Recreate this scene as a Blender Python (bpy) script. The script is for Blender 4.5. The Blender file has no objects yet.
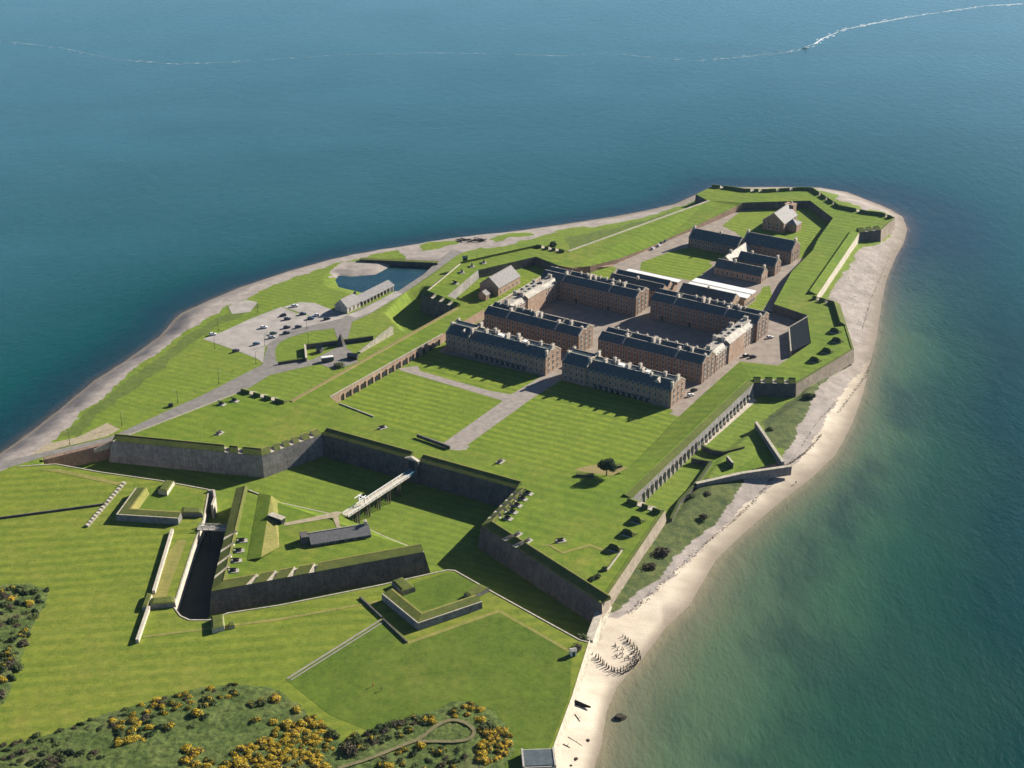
import bpy, math, random
import numpy as np
from mathutils import Vector, Matrix
random.seed(7)
R = math.radians
sc = bpy.context.scene
COL = sc.collection
# ------------------------------------------------------------------ camera model
F, TH, H = 1412.0, R(25.3), 320.0
def P(px, py, z=0.0):
    u = (px-512)/F; v = (py-384)/F
    dy = math.cos(TH)-v*math.sin(TH); dz = -math.sin(TH)-v*math.cos(TH)
    t = (z-H)/dz
    return Vector((u*t, dy*t, z))
def Qn(x, y, z):
    z = z-H
    d = y*math.cos(TH)-z*math.sin(TH); w = y*math.sin(TH)+z*math.cos(TH)
    return 512+F*x/d, 384-F*w/d
def PP(z, *c): return [P(a, b, z) for a, b in c]
AZ, EL = 36.0, 25.6
SEA, DITCH, RT = -6.0, -5.5, 5.5
AA = R(-32.6); UA = Vector((math.cos(AA), math.sin(AA), 0)); UB = Vector((-math.sin(AA), math.cos(AA), 0))
# ------------------------------------------------------------------ materials
def rgb(c): return (c[0], c[1], c[2], 1)
class NT:
    def __init__(s, name):
        s.m = bpy.data.materials.new(name); s.m.use_nodes = True
        s.t = s.m.node_tree; s.n = s.t.nodes; s.n.clear()
        s.o = s.n.new('ShaderNodeOutputMaterial'); s.b = s.n.new('ShaderNodeBsdfPrincipled')
        s.l(s.b.outputs[0], s.o.inputs['Surface'])
        s.pos = s.n.new('ShaderNodeNewGeometry').outputs['Position']
    def l(s, a, b): s.t.links.new(a, b)
    def noise(s, scale, detail=3, rough=.55, vec=None, dist=0):
        n = s.n.new('ShaderNodeTexNoise'); n.inputs['Scale'].default_value = scale
        n.inputs['Detail'].default_value = detail; n.inputs['Roughness'].default_value = rough
        n.inputs['Distortion'].default_value = dist
        s.l(vec or s.pos, n.inputs['Vector']); return n.outputs['Fac']
    def mapr(s, f, a, b, c=0., d=1.):
        n = s.n.new('ShaderNodeMapRange'); s.l(f, n.inputs[0])
        for i, v in enumerate((a, b, c, d)): n.inputs[i+1].default_value = v
        return n.outputs[0]
    def mix(s, f, a, b, mode='MIX'):
        n = s.n.new('ShaderNodeMix'); n.data_type = 'RGBA'; n.blend_type = mode
        if isinstance(f, (int, float)): n.inputs[0].default_value = f
        else: s.l(f, n.inputs[0])
        for i, v in ((6, a), (7, b)):
            if isinstance(v, tuple): n.inputs[i].default_value = rgb(v)
            else: s.l(v, n.inputs[i])
        return n.outputs[2]
    def math(s, op, a, b=None):
        n = s.n.new('ShaderNodeMath'); n.operation = op
        for i, v in enumerate((a, b)):
            if v is None: continue
            if isinstance(v, (int, float)): n.inputs[i].default_value = v
            else: s.l(v, n.inputs[i])
        return n.outputs[0]
    def ramp(s, f, st):
        n = s.n.new('ShaderNodeValToRGB'); e = n.color_ramp.elements
        while len(e) < len(st): e.new(.5)
        for i, (p, c) in enumerate(st): e[i].position = p; e[i].color = rgb(c)
        s.l(f, n.inputs[0]); return n.outputs[0]
    def rot(s, ang, sx=1, sy=1, sz=1):
        n = s.n.new('ShaderNodeMapping'); n.inputs['Rotation'].default_value = (0, 0, ang)
        n.inputs['Scale'].default_value = (sx, sy, sz); s.l(s.pos, n.inputs[0]); return n.outputs[0]
    def sep(s, v):
        n = s.n.new('ShaderNodeSeparateXYZ'); s.l(v, n.inputs[0]); return n.outputs
    def bump(s, h, strength, dist=.1):
        n = s.n.new('ShaderNodeBump'); n.inputs['Strength'].default_value = strength
        n.inputs['Distance'].default_value = dist; s.l(h, n.inputs['Height']); s.l(n.outputs[0], s.b.inputs['Normal'])
    def done(s, col, rough=.9, spec=.2):
        if isinstance(col, tuple): s.b.inputs['Base Color'].default_value = rgb(col)
        else: s.l(col, s.b.inputs['Base Color'])
        if isinstance(rough, (int, float)): s.b.inputs['Roughness'].default_value = rough
        else: s.l(rough, s.b.inputs['Roughness'])
        s.b.inputs['Specular IOR Level'].default_value = spec
        return s.m
def grass_col(n, light=(.150, .214, .022), dark=(.080, .134, .014), dry=(.25, .215, .055), dryamt=.5, stripe=None):
    big = n.noise(.016, 4, .6); mid = n.noise(.09, 4, .6); fine = n.noise(.9, 3, .7); vf = n.noise(.28, 3, .65)
    c = n.mix(n.mapr(mid, .35, .65), dark, light)
    c = n.mix(n.mapr(n.noise(.035, 5, .65), .42, .62, 0, .6), c, (dark[0]*.9, dark[1]*1.05, dark[2]*1.1))
    c = n.mix(n.mapr(n.noise(.055, 4, .7), .55, .75, 0, .55), c, (light[0]*1.3, light[1]*1.15, light[2]*1.3))
    if stripe:
        ang, per, st = stripe
        v = n.sep(n.rot(-ang))[1]
        wob = n.math('ADD', v, n.math('MULTIPLY', n.noise(.02, 2), 6.0))
        w = n.math('SINE', n.math('MULTIPLY', wob, 2*math.pi/per))
        w = n.mapr(w, -.6, .6, 0, 1)
        w = n.math('MULTIPLY', w, n.mapr(n.noise(.03, 3), .3, .55, .45, 1))
        c = n.mix(n.math('MULTIPLY', w, st), c, (light[0]*1.5, light[1]*1.28, light[2]*1.35))
    d = n.math('MULTIPLY', n.mapr(big, .45, .72), n.mapr(n.noise(.13, 5, .7), .36, .62))
    c = n.mix(n.math('MULTIPLY', d, dryamt), c, dry)
    c = n.mix(n.mapr(vf, .35, .65, 0, .6), c, (dark[0]*.75, dark[1]*.8, dark[2]*.8))
    c = n.mix(n.mapr(fine, .35, .65, .0, .5), c, (light[0]*1.2, light[1]*1.1, light[2]*1.3))
    n.bump(n.noise(1.6, 4, .7), .5, .35)
    return c
def grass(name, **k):
    n = NT(name); return n.done(grass_col(n, **k), .95, .1)
def stone(name, c1, c2, c3, sc_=.45, brick=None):
    n = NT(name)
    c = n.mix(n.mapr(n.noise(sc_, 5, .65), .35, .65), c1, c2)
    c = n.mix(n.mapr(n.noise(sc_*.28, 4, .6), .45, .75, 0, .85), c, c3)
    # vertical streaking and coursed blocks
    st = n.noise(1.0, 4, .6, n.rot(.3, .9, .9, .12))
    c = n.mix(n.mapr(st, .35, .7, 0, .55), c, (c2[0]*.45, c2[1]*.45, c2[2]*.45))
    z = n.sep(n.pos)[2]
    co = n.math('SINE', n.math('MULTIPLY', z, 2*math.pi/.7))
    c = n.mix(n.mapr(co, .6, 1, 0, .3), c, (c1[0]*.5, c1[1]*.5, c1[2]*.5))
    vor = n.n.new('ShaderNodeTexVoronoi'); vor.inputs['Scale'].default_value = 1.1; n.l(n.pos, vor.inputs['Vector'])
    c = n.mix(n.mapr(vor.outputs['Color'], .2, .9, 0, .35), c, c3)
    n.bump(n.noise(2.0, 4, .7), .5, .15)
    return n.done(c, .9, .15)
def plain(name, c1, c2=None, rough=.8, scale=.6, spec=.2, metal=0):
    n = NT(name); c2 = c2 or tuple(v*.75 for v in c1)
    c = n.mix(n.mapr(n.noise(scale, 4, .6), .35, .65), c1, c2)
    n.b.inputs['Metallic'].default_value = metal
    return n.done(c, rough, spec)
M = {}
SB = AA
M['lawn'] = grass('parade_lawn', stripe=(AA+R(4), 5.2, .72), dryamt=.25)
M['rampart'] = grass('rampart_grass', light=(.138, .206, .021), dark=(.072, .128, .013), dryamt=.85, stripe=(AA+R(6), 6.5, .4))
M['rampart_plain'] = grass('rampart_grass_plain', light=(.138, .206, .021), dark=(.072, .128, .013), dryamt=.75)
M['glacis'] = grass('glacis_grass', light=(.155, .202, .025), dark=(.090, .136, .015), dryamt=1.0, stripe=(R(7), 6.4, .6))
M['glacis_e'] = grass('glacis_grass_plain', light=(.104, .160, .018), dark=(.058, .100, .012), dryamt=.5)
M['ditchgrass'] = grass('ditch_grass', dryamt=.4, stripe=(R(-24), 4.6, .28))
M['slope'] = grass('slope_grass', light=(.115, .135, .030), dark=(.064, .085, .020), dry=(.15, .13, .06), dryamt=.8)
M['shadeturf'] = grass('shaded_turf', light=(.070, .095, .024), dark=(.040, .058, .016), dryamt=.3)  # slope turf darkened to paint shade on traverse fronts and one coping
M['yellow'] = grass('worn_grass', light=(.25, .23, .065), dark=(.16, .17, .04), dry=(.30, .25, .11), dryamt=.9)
M['tan'] = grass('tan_grass', light=(.27, .22, .09), dark=(.18, .16, .06), dry=(.32, .26, .14), dryamt=.9)
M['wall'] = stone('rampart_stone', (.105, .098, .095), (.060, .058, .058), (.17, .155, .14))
M['sunlitstone'] = stone('sunlit_stone', (.33, .275, .21), (.22, .18, .14), (.42, .36, .28))  # rampart stone lightened to paint sunlight onto the seaward faces
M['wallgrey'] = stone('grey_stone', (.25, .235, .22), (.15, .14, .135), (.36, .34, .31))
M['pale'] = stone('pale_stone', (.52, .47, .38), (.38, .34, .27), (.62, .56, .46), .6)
M['coping'] = stone('coping_stone', (.46, .42, .33), (.33, .30, .23), (.56, .51, .42), .8)
M['brick'] = stone('barrack_stone', (.262, .175, .125), (.18, .122, .09), (.35, .25, .185), .5)
M['brickl'] = stone('barrack_stone_light', (.40, .28, .20), (.29, .195, .14), (.48, .36, .27), .5)
M['ashlar'] = stone('ashlar_stone', (.36, .245, .175), (.25, .165, .118), (.45, .325, .24), .5)
M['chim'] = stone('chimney_stone', (.60, .53, .44), (.44, .38, .31), (.7, .63, .54), 1.2)
n = NT('slate'); c = n.mix(n.mapr(n.noise(.5, 4, .65), .35, .65), (.084, .108, .120), (.046, .064, .074))
c = n.mix(n.mapr(n.noise(1.2, 3, .6, n.rot(-AA, 1, 1, .2)), .5, .75, 0, .4), c, (.10, .11, .11))
zz = n.math('SINE', n.math('MULTIPLY', n.sep(n.pos)[2], 2*math.pi/.45)); c = n.mix(n.mapr(zz, .5, 1, 0, .35), c, (.018, .024, .03))
M['slate'] = n.done(c, .55, .35)
M['slategrey'] = plain('grey_slate', (.24, .23, .225), (.15, .145, .145), .7, .9)
M['greyslate'] = plain('dull_slate', (.15, .148, .15), (.10, .10, .105), .8, .9)
M['lead'] = plain('lead_roof', (.40, .365, .30), (.21, .20, .18), .65, .35)
M['whiteroof'] = plain('white_sheet_roof', (.78, .78, .76), (.62, .62, .60), .5, .3)
M['white'] = plain('white_paint', (.80, .79, .76), (.66, .65, .61), .5, .9)
M['bluepaint'] = plain('blue_grey_paint', (.13, .25, .32), (.10, .2, .26), .5)
M['road'] = plain('asphalt_road', (.215, .20, .185), (.155, .145, .135), .9, .25)
M['gravel'] = plain('gravel', (.30, .265, .235), (.215, .19, .17), .95, .35)
M['pink'] = plain('pale_gravel', (.36, .33, .305), (.26, .24, .22), .95, .12)
M['paving'] = plain('barrack_paving', (.29, .245, .205), (.205, .172, .145), .9, .2)
M['track'] = grass('rutted_track', light=(.19, .17, .085), dark=(.12, .115, .05), dry=(.26, .22, .13), dryamt=.8)
M['darkfloor'] = plain('dark_floor', (.020, .024, .018), (.012, .016, .013), .7, .3)
M['dirt'] = plain('dirt_track', (.36, .30, .21), (.25, .22, .14), .95, .5)
M['concrete'] = plain('concrete', (.42, .395, .35), (.30, .285, .25), .85, .6)
M['iron'] = plain('black_iron', (.022, .022, .024), (.035, .033, .033), .5, 2)
M['timber'] = plain('weathered_timber', (.085, .07, .055), (.045, .038, .032), .9, 2.5)
M['darkwood'] = plain('dark_wet_timber', (.03, .026, .024), (.018, .016, .015), .8, 2)
M['darkslate'] = plain('dark_slate', (.022, .031, .038), (.014, .02, .025), .95, .8, .05)
M['door'] = plain('dark_door', (.03, .035, .04), (.022, .025, .03), .6)
M['tyre'] = plain('tyre', (.02, .02, .02), None, .9)
M['leaf'] = plain('dark_foliage', (.036, .058, .018), (.018, .032, .012), .9, .9)
M['leaf2'] = plain('olive_foliage', (.090, .112, .034), (.046, .064, .020), .9, .9)
M['brownleaf'] = plain('brown_foliage', (.10, .08, .05), (.055, .048, .028), .9, .9)
M['gorse'] = plain('gorse_flower', (.80, .545, .022), (.54, .35, .018), .8, 1.3)
M['bark'] = plain('bark', (.09, .07, .05), None, .9)
M['foam'] = plain('foam', (.75, .78, .78), (.55, .6, .62), .8, .08)
M['foam_thin'] = plain('thin_foam', (.34, .42, .45), (.22, .32, .36), .7, .05)
M['weed'] = plain('seaweed', (.035, .03, .022), (.055, .045, .03), .9)
n = NT('glass'); M['glass'] = n.done((.025, .03, .036), .15, .5)
n = NT('windowpane'); M['pane'] = n.done((.05, .055, .06), .2, .5)
M['frame'] = plain('window_frame', (.5, .47, .42), None, .7)
def carpaint(name, c):
    n = NT(name); n.b.inputs['Coat Weight'].default_value = .5; return n.done(c, .35, .5)
for k, c in dict(black=(.02, .02, .024), white=(.75, .75, .75), silver=(.42, .44, .46), blue=(.05, .10, .20), navy=(.025, .035, .06), green=(.03, .075, .05), red=(.2, .03, .025)).items():
    M['car_'+k] = carpaint('car_paint_'+k, c)
for k, c in dict(skin=(.5, .33, .25), jacket=(.05, .06, .09), trousers=(.06, .05, .05), redcoat=(.35, .05, .04)).items(): M[k] = plain('cloth_'+k, c)
# ------------------------------------------------------------------ builders
ORG = {}
class MB:
    def __init__(s): s.v = []; s.f = []; s.mi = []
    def add(s, vs, fs, mi=0):
        o = len(s.v); s.v += [Vector(v) for v in vs]
        for f in fs: s.f.append([i+o for i in f]); s.mi.append(mi)
        return s
    def box(s, c, u, v, w, mi=0):     # centre of base, half-vectors u, v and full up vector w
        c, u, v, w = map(Vector, (c, u, v, w))
        b = [c-u-v, c+u-v, c+u+v, c-u+v]; vs = b+[q+w for q in b]
        return s.add(vs, [(0, 3, 2, 1), (4, 5, 6, 7), (0, 1, 5, 4), (1, 2, 6, 5), (2, 3, 7, 6), (3, 0, 4, 7)], mi)
    def abox(s, x0, x1, y0, y1, z0, z1, mi=0):
        return s.box(((x0+x1)/2, (y0+y1)/2, z0), ((x1-x0)/2, 0, 0), (0, (y1-y0)/2, 0), (0, 0, z1-z0), mi)
    def cyl(s, a, b, r0, r1=None, n=8, mi=0, cap=True):
        a, b = Vector(a), Vector(b); r1 = r0 if r1 is None else r1
        d = (b-a).normalized(); x = d.orthogonal().normalized(); y = d.cross(x)
        vs = [a+(x*math.cos(2*math.pi*i/n)+y*math.sin(2*math.pi*i/n))*r0 for i in range(n)]
        vs += [b+(x*math.cos(2*math.pi*i/n)+y*math.sin(2*math.pi*i/n))*r1 for i in range(n)]
        fs = [(i, (i+1) % n, n+(i+1) % n, n+i) for i in range(n)]
        if cap: fs += [tuple(range(n-1, -1, -1)), tuple(range(n, 2*n))]
        return s.add(vs, fs, mi)
    def poly(s, pts, mi=0): return s.add(pts, [tuple(range(len(pts)))], mi)
    def wallstrip(s, a, b, th, z0, z1, mi=0):   # a free-standing wall between two points, thick th, may slope
        a, b = Vector(a), Vector(b); d = (b-a); d.z = 0; d.normalize(); nn = Vector((-d.y, d.x, 0))*th/2
        za, zb = (z1 if isinstance(z1, (tuple, list)) else (z1, z1))
        q = [a-nn, b-nn, b+nn, a+nn]
        lo = [Vector((p.x, p.y, z0)) for p in q]; hi = [Vector((p.x, p.y, z)) for p, z in zip(q, (za, zb, zb, za))]
        return s.add(lo+hi, [(0, 3, 2, 1), (4, 5, 6, 7), (0, 1, 5, 4), (1, 2, 6, 5), (2, 3, 7, 6), (3, 0, 4, 7)], mi)
    def build(s, name, mats, parent=None, local=False, smooth=False):
        org = Vector((0, 0, 0)) if (parent is None or local) else ORG[parent.name]
        me = bpy.data.meshes.new(name)
        me.from_pydata([tuple(v-org) for v in s.v], [], s.f)
        if not isinstance(mats, (list, tuple)): mats = [mats]
        for m in mats: me.materials.append(M[m] if isinstance(m, str) else m)
        me.polygons.foreach_set('material_index', s.mi)
        if smooth: me.polygons.foreach_set('use_smooth', [True]*len(s.f))
        me.update()
        o = bpy.data.objects.new(name, me); COL.objects.link(o)
        if parent: o.parent = parent; ORG[o.name] = org
        return o
def ccw(p):
    a = sum(p[i].x*p[(i+1) % len(p)].y-p[(i+1) % len(p)].x*p[i].y for i in range(len(p)))
    return list(p) if a > 0 else list(p)[::-1]
def tag(o, label=None, cat=None, group=None, kind=None):
    if label: o['label'] = label
    if cat: o['category'] = cat
    if group: o['group'] = group
    if kind: o['kind'] = kind
    return o
def thing(name, label, cat, loc=(0, 0, 0), rz=0, group=None):
    o = bpy.data.objects.new(name, None); COL.objects.link(o); o.empty_display_size = 1
    o.location = loc; o.rotation_euler = (0, 0, rz); ORG[o.name] = Vector(loc)
    return tag(o, label, cat, group)
def dup(root, loc, rz=0, label=None, group=None, scale=None):
    r = root.copy(); COL.objects.link(r); r.location = loc; r.rotation_euler = (0, 0, rz)
    if scale: r.scale = scale
    if label: r['label'] = label
    if group: r['group'] = group
    for ch in list(root.children):
        c = ch.copy(); COL.objects.link(c); c.parent = r
        for g in ch.children:
            d = g.copy(); COL.objects.link(d); d.parent = c
    return r
def sheet(name, pts, z, mat, kind='structure'):
    o = MB().poly([Vector((p.x, p.y, z)) for p in ccw(pts)]).build(name, mat)
    return tag(o, kind=kind)
def cen(pts):
    c = Vector((0, 0, 0))
    for p in pts: c += p
    return c/len(pts)
def perp(d): return Vector((-d.y, d.x, 0))
# offset polyline (mitred), inward towards a reference point
def offsets(pl, ref):
    out = []; ns = []
    for a, b in zip(pl, pl[1:]):
        d = b-a; d = Vector((d.x, d.y, 0)).normalized(); n_ = perp(d)
        if n_.dot(Vector((ref.x-a.x, ref.y-a.y, 0))) < 0: n_ = -n_
        ns.append(n_)
    for i in range(len(pl)):
        if i == 0: out.append(ns[0])
        elif i == len(pl)-1: out.append(ns[-1])
        else:
            m_ = (ns[i-1]+ns[i]); l = m_.length
            m_ = m_/max(l, .2); out.append(m_/max(.45, m_.dot(ns[i])))
    return out
def parapet(pl, ref, parent, emb={}, rise=1.9, wid=5.0, gap={}, name='parapet', mats=('slope', 'coping', 'rampart_plain'), base=0.0):
    """a grassed ridge along the wall top; emb: {segment: [t, ...]} stone embrasures cut through it"""
    off = offsets(pl, ref); mb = MB()
    def sec(p, o, lo):
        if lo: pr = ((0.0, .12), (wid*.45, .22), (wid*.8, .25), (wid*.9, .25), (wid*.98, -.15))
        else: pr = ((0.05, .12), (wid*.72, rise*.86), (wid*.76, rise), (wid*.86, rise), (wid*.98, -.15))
        return [p+o*a+Vector((0, 0, b+base)) for a, b in pr]
    for i in range(len(pl)-1):
        a, b = pl[i], pl[i+1]; L = (b-a).length
        st = [(0, 0)]
        for t in emb.get(i, []):
            hw = 1.15/L; st += [(t-hw, 0), (t-hw, 1), (t+hw, 1), (t+hw, 0)]
        st.append((1, 0)); prev = None; pt = None
        for t, lo in st:
            s_ = sec(a.lerp(b, t), off[i].lerp(off[i+1], t), lo)
            if prev is not None:
                cheek = abs(t-pt[0]) < 1e-6
                for k in range(4):
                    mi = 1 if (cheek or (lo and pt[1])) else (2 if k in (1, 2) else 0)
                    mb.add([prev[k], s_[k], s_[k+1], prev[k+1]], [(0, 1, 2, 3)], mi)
            else: mb.add(s_, [(0, 1, 2, 3, 4)], 0)
            prev, pt = s_, (t, lo)
        mb.add(prev, [(4, 3, 2, 1, 0)], 0)
    return mb.build(name, mats, parent)
def work(name, label, cat, top, zb, wallmat='wall', topmat='rampart', batter=1.4, group=None, openedges=(), zbl=None, edgemat={}, topfaces=None):
    """a fortification work: grass top on battered stone walls (edges in openedges are shared, no wall)"""
    c = cen(top); root = thing(name, label, cat, (c.x, c.y, zb), group=group)
    flip = ccw(top) != list(top); n_ = len(top)
    mb = MB(); ou = []; mats_ = [wallmat]+sorted(set(edgemat.values()))
    for i in range(n_):
        a, b, d = top[i-1], top[i], top[(i+1) % n_]
        d1 = (b-a); d1.z = 0; d1.normalize(); d2 = (d-b); d2.z = 0; d2.normalize()
        n1, n2 = perp(d1), perp(d2)
        if not flip: n1, n2 = -n1, -n2
        m_ = n1+n2; m_ = m_/max(m_.length, .2); ou.append(m_/max(.5, m_.dot(n2)))
    for i in range(n_):
        j = (i+1) % n_
        if i in openedges: continue
        z = zbl[i] if zbl and i in zbl else zb
        a, b = top[i], top[j]
        k = batter*(a.z-z)/11.0
        la = Vector((a.x, a.y, z))+ou[i]*k; lb = Vector((b.x, b.y, z))+ou[j]*k
        q = [la, lb, b, a]
        mb.add(q, [(0, 1, 2, 3) if not flip else (3, 2, 1, 0)], mats_.index(edgemat.get(i, wallmat)))
    mb.build('wall', mats_, root)
    (MB().add(top, topfaces) if topfaces else MB().poly(ccw(top))).build('rampart_top', topmat, root, smooth=bool(topfaces))
    return root
def cordon(pl, ref, parent, w=.55, h=.22, name='coping', mat='coping', z=.05, inset=-.12):
    off = offsets(pl, ref); mb = MB()
    for i in range(len(pl)-1):
        up = Vector((0, 0, h)); dz = Vector((0, 0, z-h*.3))
        a0 = pl[i]+off[i]*inset+dz; b0 = pl[i+1]+off[i+1]*inset+dz; a1 = pl[i]+off[i]*(inset+w)+dz; b1 = pl[i+1]+off[i+1]*(inset+w)+dz
        vs = [a0, b0, b1, a1]; vs += [v+up for v in vs]
        mb.add(vs, [(0, 3, 2, 1), (4, 5, 6, 7), (0, 1, 5, 4), (1, 2, 6, 5), (2, 3, 7, 6), (3, 0, 4, 7)])
    return mb.build(name, mat, parent)
# ------------------------------------------------------------------ shoreline, terrain, sea
SH = [(-260, 610), (-120, 530), (-40, 478), (0, 454), (23, 438), (58, 411), (94, 381), (127, 360), (159, 337), (180, 314), (210, 300), (240, 287.5), (289, 271), (333, 259), (360, 253.5), (399, 247), (458, 238), (516, 231), (559, 225), (612, 217), (644, 211), (675, 204), (693, 196), (712, 187.5), (745, 187.3), (780, 187), (820, 187.6), (847, 192), (870, 201), (889, 208.7), (903, 217), (907.5, 229), (904, 243), (896, 257), (887, 279), (882, 303), (877, 336), (871, 360), (863, 395), (852, 425), (835, 456), (810, 479), (779, 503), (745, 532), (716, 560), (690, 605), (665, 629), (640, 662), (618, 686), (607, 712), (601, 748), (592, 775), (575, 880)]
SHW = [P(a, b, SEA) for a, b in SH]
S2 = np.array([(p.x, p.y) for p in SHW])
def seg_dist(X, Y, poly, k=None, closed=False):
    d = np.full(X.shape, 1e9)
    m = len(poly); rng = range(m if closed else m-1)
    for i in rng:
        ax, ay = poly[i]; bx, by = poly[(i+1) % m]
        ex, ey = bx-ax, by-ay; L2 = ex*ex+ey*ey
        t = np.clip(((X-ax)*ex+(Y-ay)*ey)/L2, 0, 1)
        dd = np.hypot(X-ax-t*ex, Y-ay-t*ey)
        if k is not None: dd = dd*k[i]
        d = np.minimum(d, dd)
    return d
def soft_dist(X, Y, poly, k=None):
    acc = np.zeros(X.shape)
    for i in range(len(poly)-1):
        ax, ay = poly[i]; bx, by = poly[i+1]; ex, ey = bx-ax, by-ay
        t = np.clip(((X-ax)*ex+(Y-ay)*ey)/(ex*ex+ey*ey), 0, 1)
        acc += (np.maximum(np.hypot(X-ax-t*ex, Y-ay-t*ey), .05)*(k[i] if k is not None else 1))**-6.
    return acc**(-1/6.)
def inside(X, Y, poly):
    r = np.zeros(X.shape, bool); m = len(poly)
    for i in range(m):
        x0, y0 = poly[i]; x1, y1 = poly[(i+1) % m]
        if y0 == y1: continue
        c = ((y0 > Y) != (y1 > Y)) & (X < (x1-x0)*(Y-y0)/(y1-y0)+x0)
        r ^= c
    return r
rng = np.random.default_rng(3)
def vnoise(X, Y, s, seed=0):
    g = np.random.default_rng(seed).random((256, 256)); x = X/s; y = Y/s
    i = np.floor(x).astype(int); j = np.floor(y).astype(int); fx = x-i; fy = y-j
    fx = fx*fx*(3-2*fx); fy = fy*fy*(3-2*fy)
    a = g[i % 256, j % 256]; b = g[(i+1) % 256, j % 256]; c = g[i % 256, (j+1) % 256]; d = g[(i+1) % 256, (j+1) % 256]
    return (a*(1-fx)+b*fx)*(1-fy)+(c*(1-fx)+d*fx)*fy
def fbm(X, Y, s, seed=0, o=3): return sum(vnoise(X, Y, s/2**k, seed+k)*.5**k for k in range(o))/sum(.5**k for k in range(o))
def grid_mesh(name, xs, ys, zf, mat, attrs, uvz=None, smooth=True):
    X, Y = np.meshgrid(xs, ys); Z = zf(X, Y); nx, ny = len(xs), len(ys)
    me = bpy.data.meshes.new(name); me.vertices.add(nx*ny)
    me.vertices.foreach_set('co', np.stack([X, Y, Z], -1).astype(np.float32).ravel())
    idx = np.arange(nx*ny).reshape(ny, nx)
    q = np.stack([idx[:-1, :-1], idx[:-1, 1:], idx[1:, 1:], idx[1:, :-1]], -1).reshape(-1, 4)
    me.loops.add(q.size); me.polygons.add(len(q))
    me.loops.foreach_set('vertex_index', q.ravel().astype(np.int32))
    me.polygons.foreach_set('loop_start', np.arange(0, q.size, 4, dtype=np.int32))
    me.polygons.foreach_set('use_smooth', np.full(len(q), smooth))
    me.update(calc_edges=True)
    for nm, fn in attrs.items():
        a = me.attributes.new(nm, 'FLOAT_COLOR', 'POINT'); v = fn(X, Y, Z)
        a.data.foreach_set('color', v.reshape(-1, 4).astype(np.float32).ravel())
    me.materials.append(mat); o = bpy.data.objects.new(name, me); COL.objects.link(o); return o
# ditch zone in world space
DZ = [P(45, 457, 1), P(113, 440, 1), P(150, 425, RT), P(300, 405, RT), P(420, 446, RT), P(530, 475, RT), P(560, 520, RT), P(597, 588, RT), P(603, 604, 1.0), P(593.5, 640, .5), P(560, 645, .5), P(490, 612, .5), P(452, 590, .5), P(300, 640, .5), P(160, 640, .5), P(160, 520, .5), P(60, 500, .5), P(40, 470, .5)]
DZ2 = [(p.x, p.y) for p in DZ]
SHIN = [(a, b) for a, b in S2]+[(S2[-1][0]-500, S2[-1][1]-150), (S2[0][0]-100, S2[0][1]-300)]
POND = [(334, 280), (338, 274.5), (351, 276), (375, 274), (387, 267.5), (395, 263.5), (437, 264), (434, 268), (400, 291), (366, 294), (337.5, 287)]
POND2 = [tuple(P(a, b, -1.5).xy) for a, b in POND]
LOW1 = [tuple(P(a, b, -5).xy) for a, b in [(394, 320), (412, 300), (424, 296), (457, 309), (450, 318), (409, 336)]]
LOW2 = [tuple(P(a, b, -1.8).xy) for a, b in [(640, 500), (752, 394), (800, 388), (797, 398), (770, 418), (752, 428), (712, 462), (684, 500), (668, 520)]]
def land_z(X, Y):
    d = soft_dist(X, Y, S2); ins = inside(X, Y, SHIN)
    nz = fbm(X, Y, 9, 5)-.5
    W = 17+13*np.clip((X+20)/70, 0, 1)
    t = np.clip(d/W, 0, 1); prof = SEA+6*(t*t*(3-2*t))**.75
    z = np.where(ins, np.minimum(prof+nz*np.clip(d/6, 0, 1)*np.clip((40-d)/20, 0, 1)*.7, 0), SEA-np.minimum(5, d*.12))
    dz = inside(X, Y, DZ2); z = np.where(dz & ins, np.minimum(z, DITCH), z)
    for zp, zv, rad in ((LOW1, -5.6, 4.5), (LOW2, -1.8, 4.)):
        e = seg_dist(X, Y, zp, closed=True); e = np.where(inside(X, Y, zp), 0, e); t = np.clip(1-e/rad, 0, 1); t = t*t*(3-2*t)
        z = np.where(ins, np.minimum(z, z*(1-t)+zv*t), z)
    pd = inside(X, Y, POND2); e = seg_dist(X, Y, POND2, closed=True)
    z = np.where(pd, -1.5-np.minimum(e*.3, 2), np.where(ins & (e < 7), np.minimum(z, -1.4+e*.2), z))
    return z
# region outlines (picture of the shore plan), tested at ground level
SAND_R = [(893, 300), (880, 340), (870, 362), (845, 388), (822, 424), (800, 462), (772, 486), (742, 508), (700, 552), (655, 590), (622, 618), (602, 622), (584, 640), (545, 740), (530, 800), (640, 800), (760, 560), (900, 440)]
SHING_R = [(860, 248), (846, 270), (826, 300), (838, 330), (857, 362), (830, 377), (815, 392), (803, 420), (783, 455), (772, 466), (742, 480), (735, 500), (712, 528), (695, 540), (676, 556), (660, 577), (640, 590), (618, 610), (606, 612), (596, 640), (560, 760), (700, 700), (960, 400), (940, 200), (830, 175), (700, 180), (700, 190), (815, 188), (850, 203), (862, 209), (885, 213), (899, 220), (897, 232), (880, 242), (872, 246)]
SHING_L = [(-200, 520), (-60, 490), (0, 472), (30, 456), (52, 444), (82, 414), (110, 392), (128, 372), (160, 352), (185, 330), (215, 314), (250, 296), (290, 277), (340, 262), (400, 250), (420, 247), (470, 241), (530, 232), (575, 228), (640, 214), (690, 200), (700, 180), (400, 220), (-200, 400)]
GRAV_L = [(412, 262), (440, 262), (464, 252), (500, 246), (540, 236), (590, 226), (640, 219), (690, 202), (700, 186), (560, 218), (470, 232), (400, 244), (398, 252)]
SCRUB_R = [(673, 522), (700, 480), (745, 474), (765, 482), (750, 502), (725, 532), (703, 546), (680, 568), (656, 596), (622, 612), (608, 612), (640, 558), (668, 522)]
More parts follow.
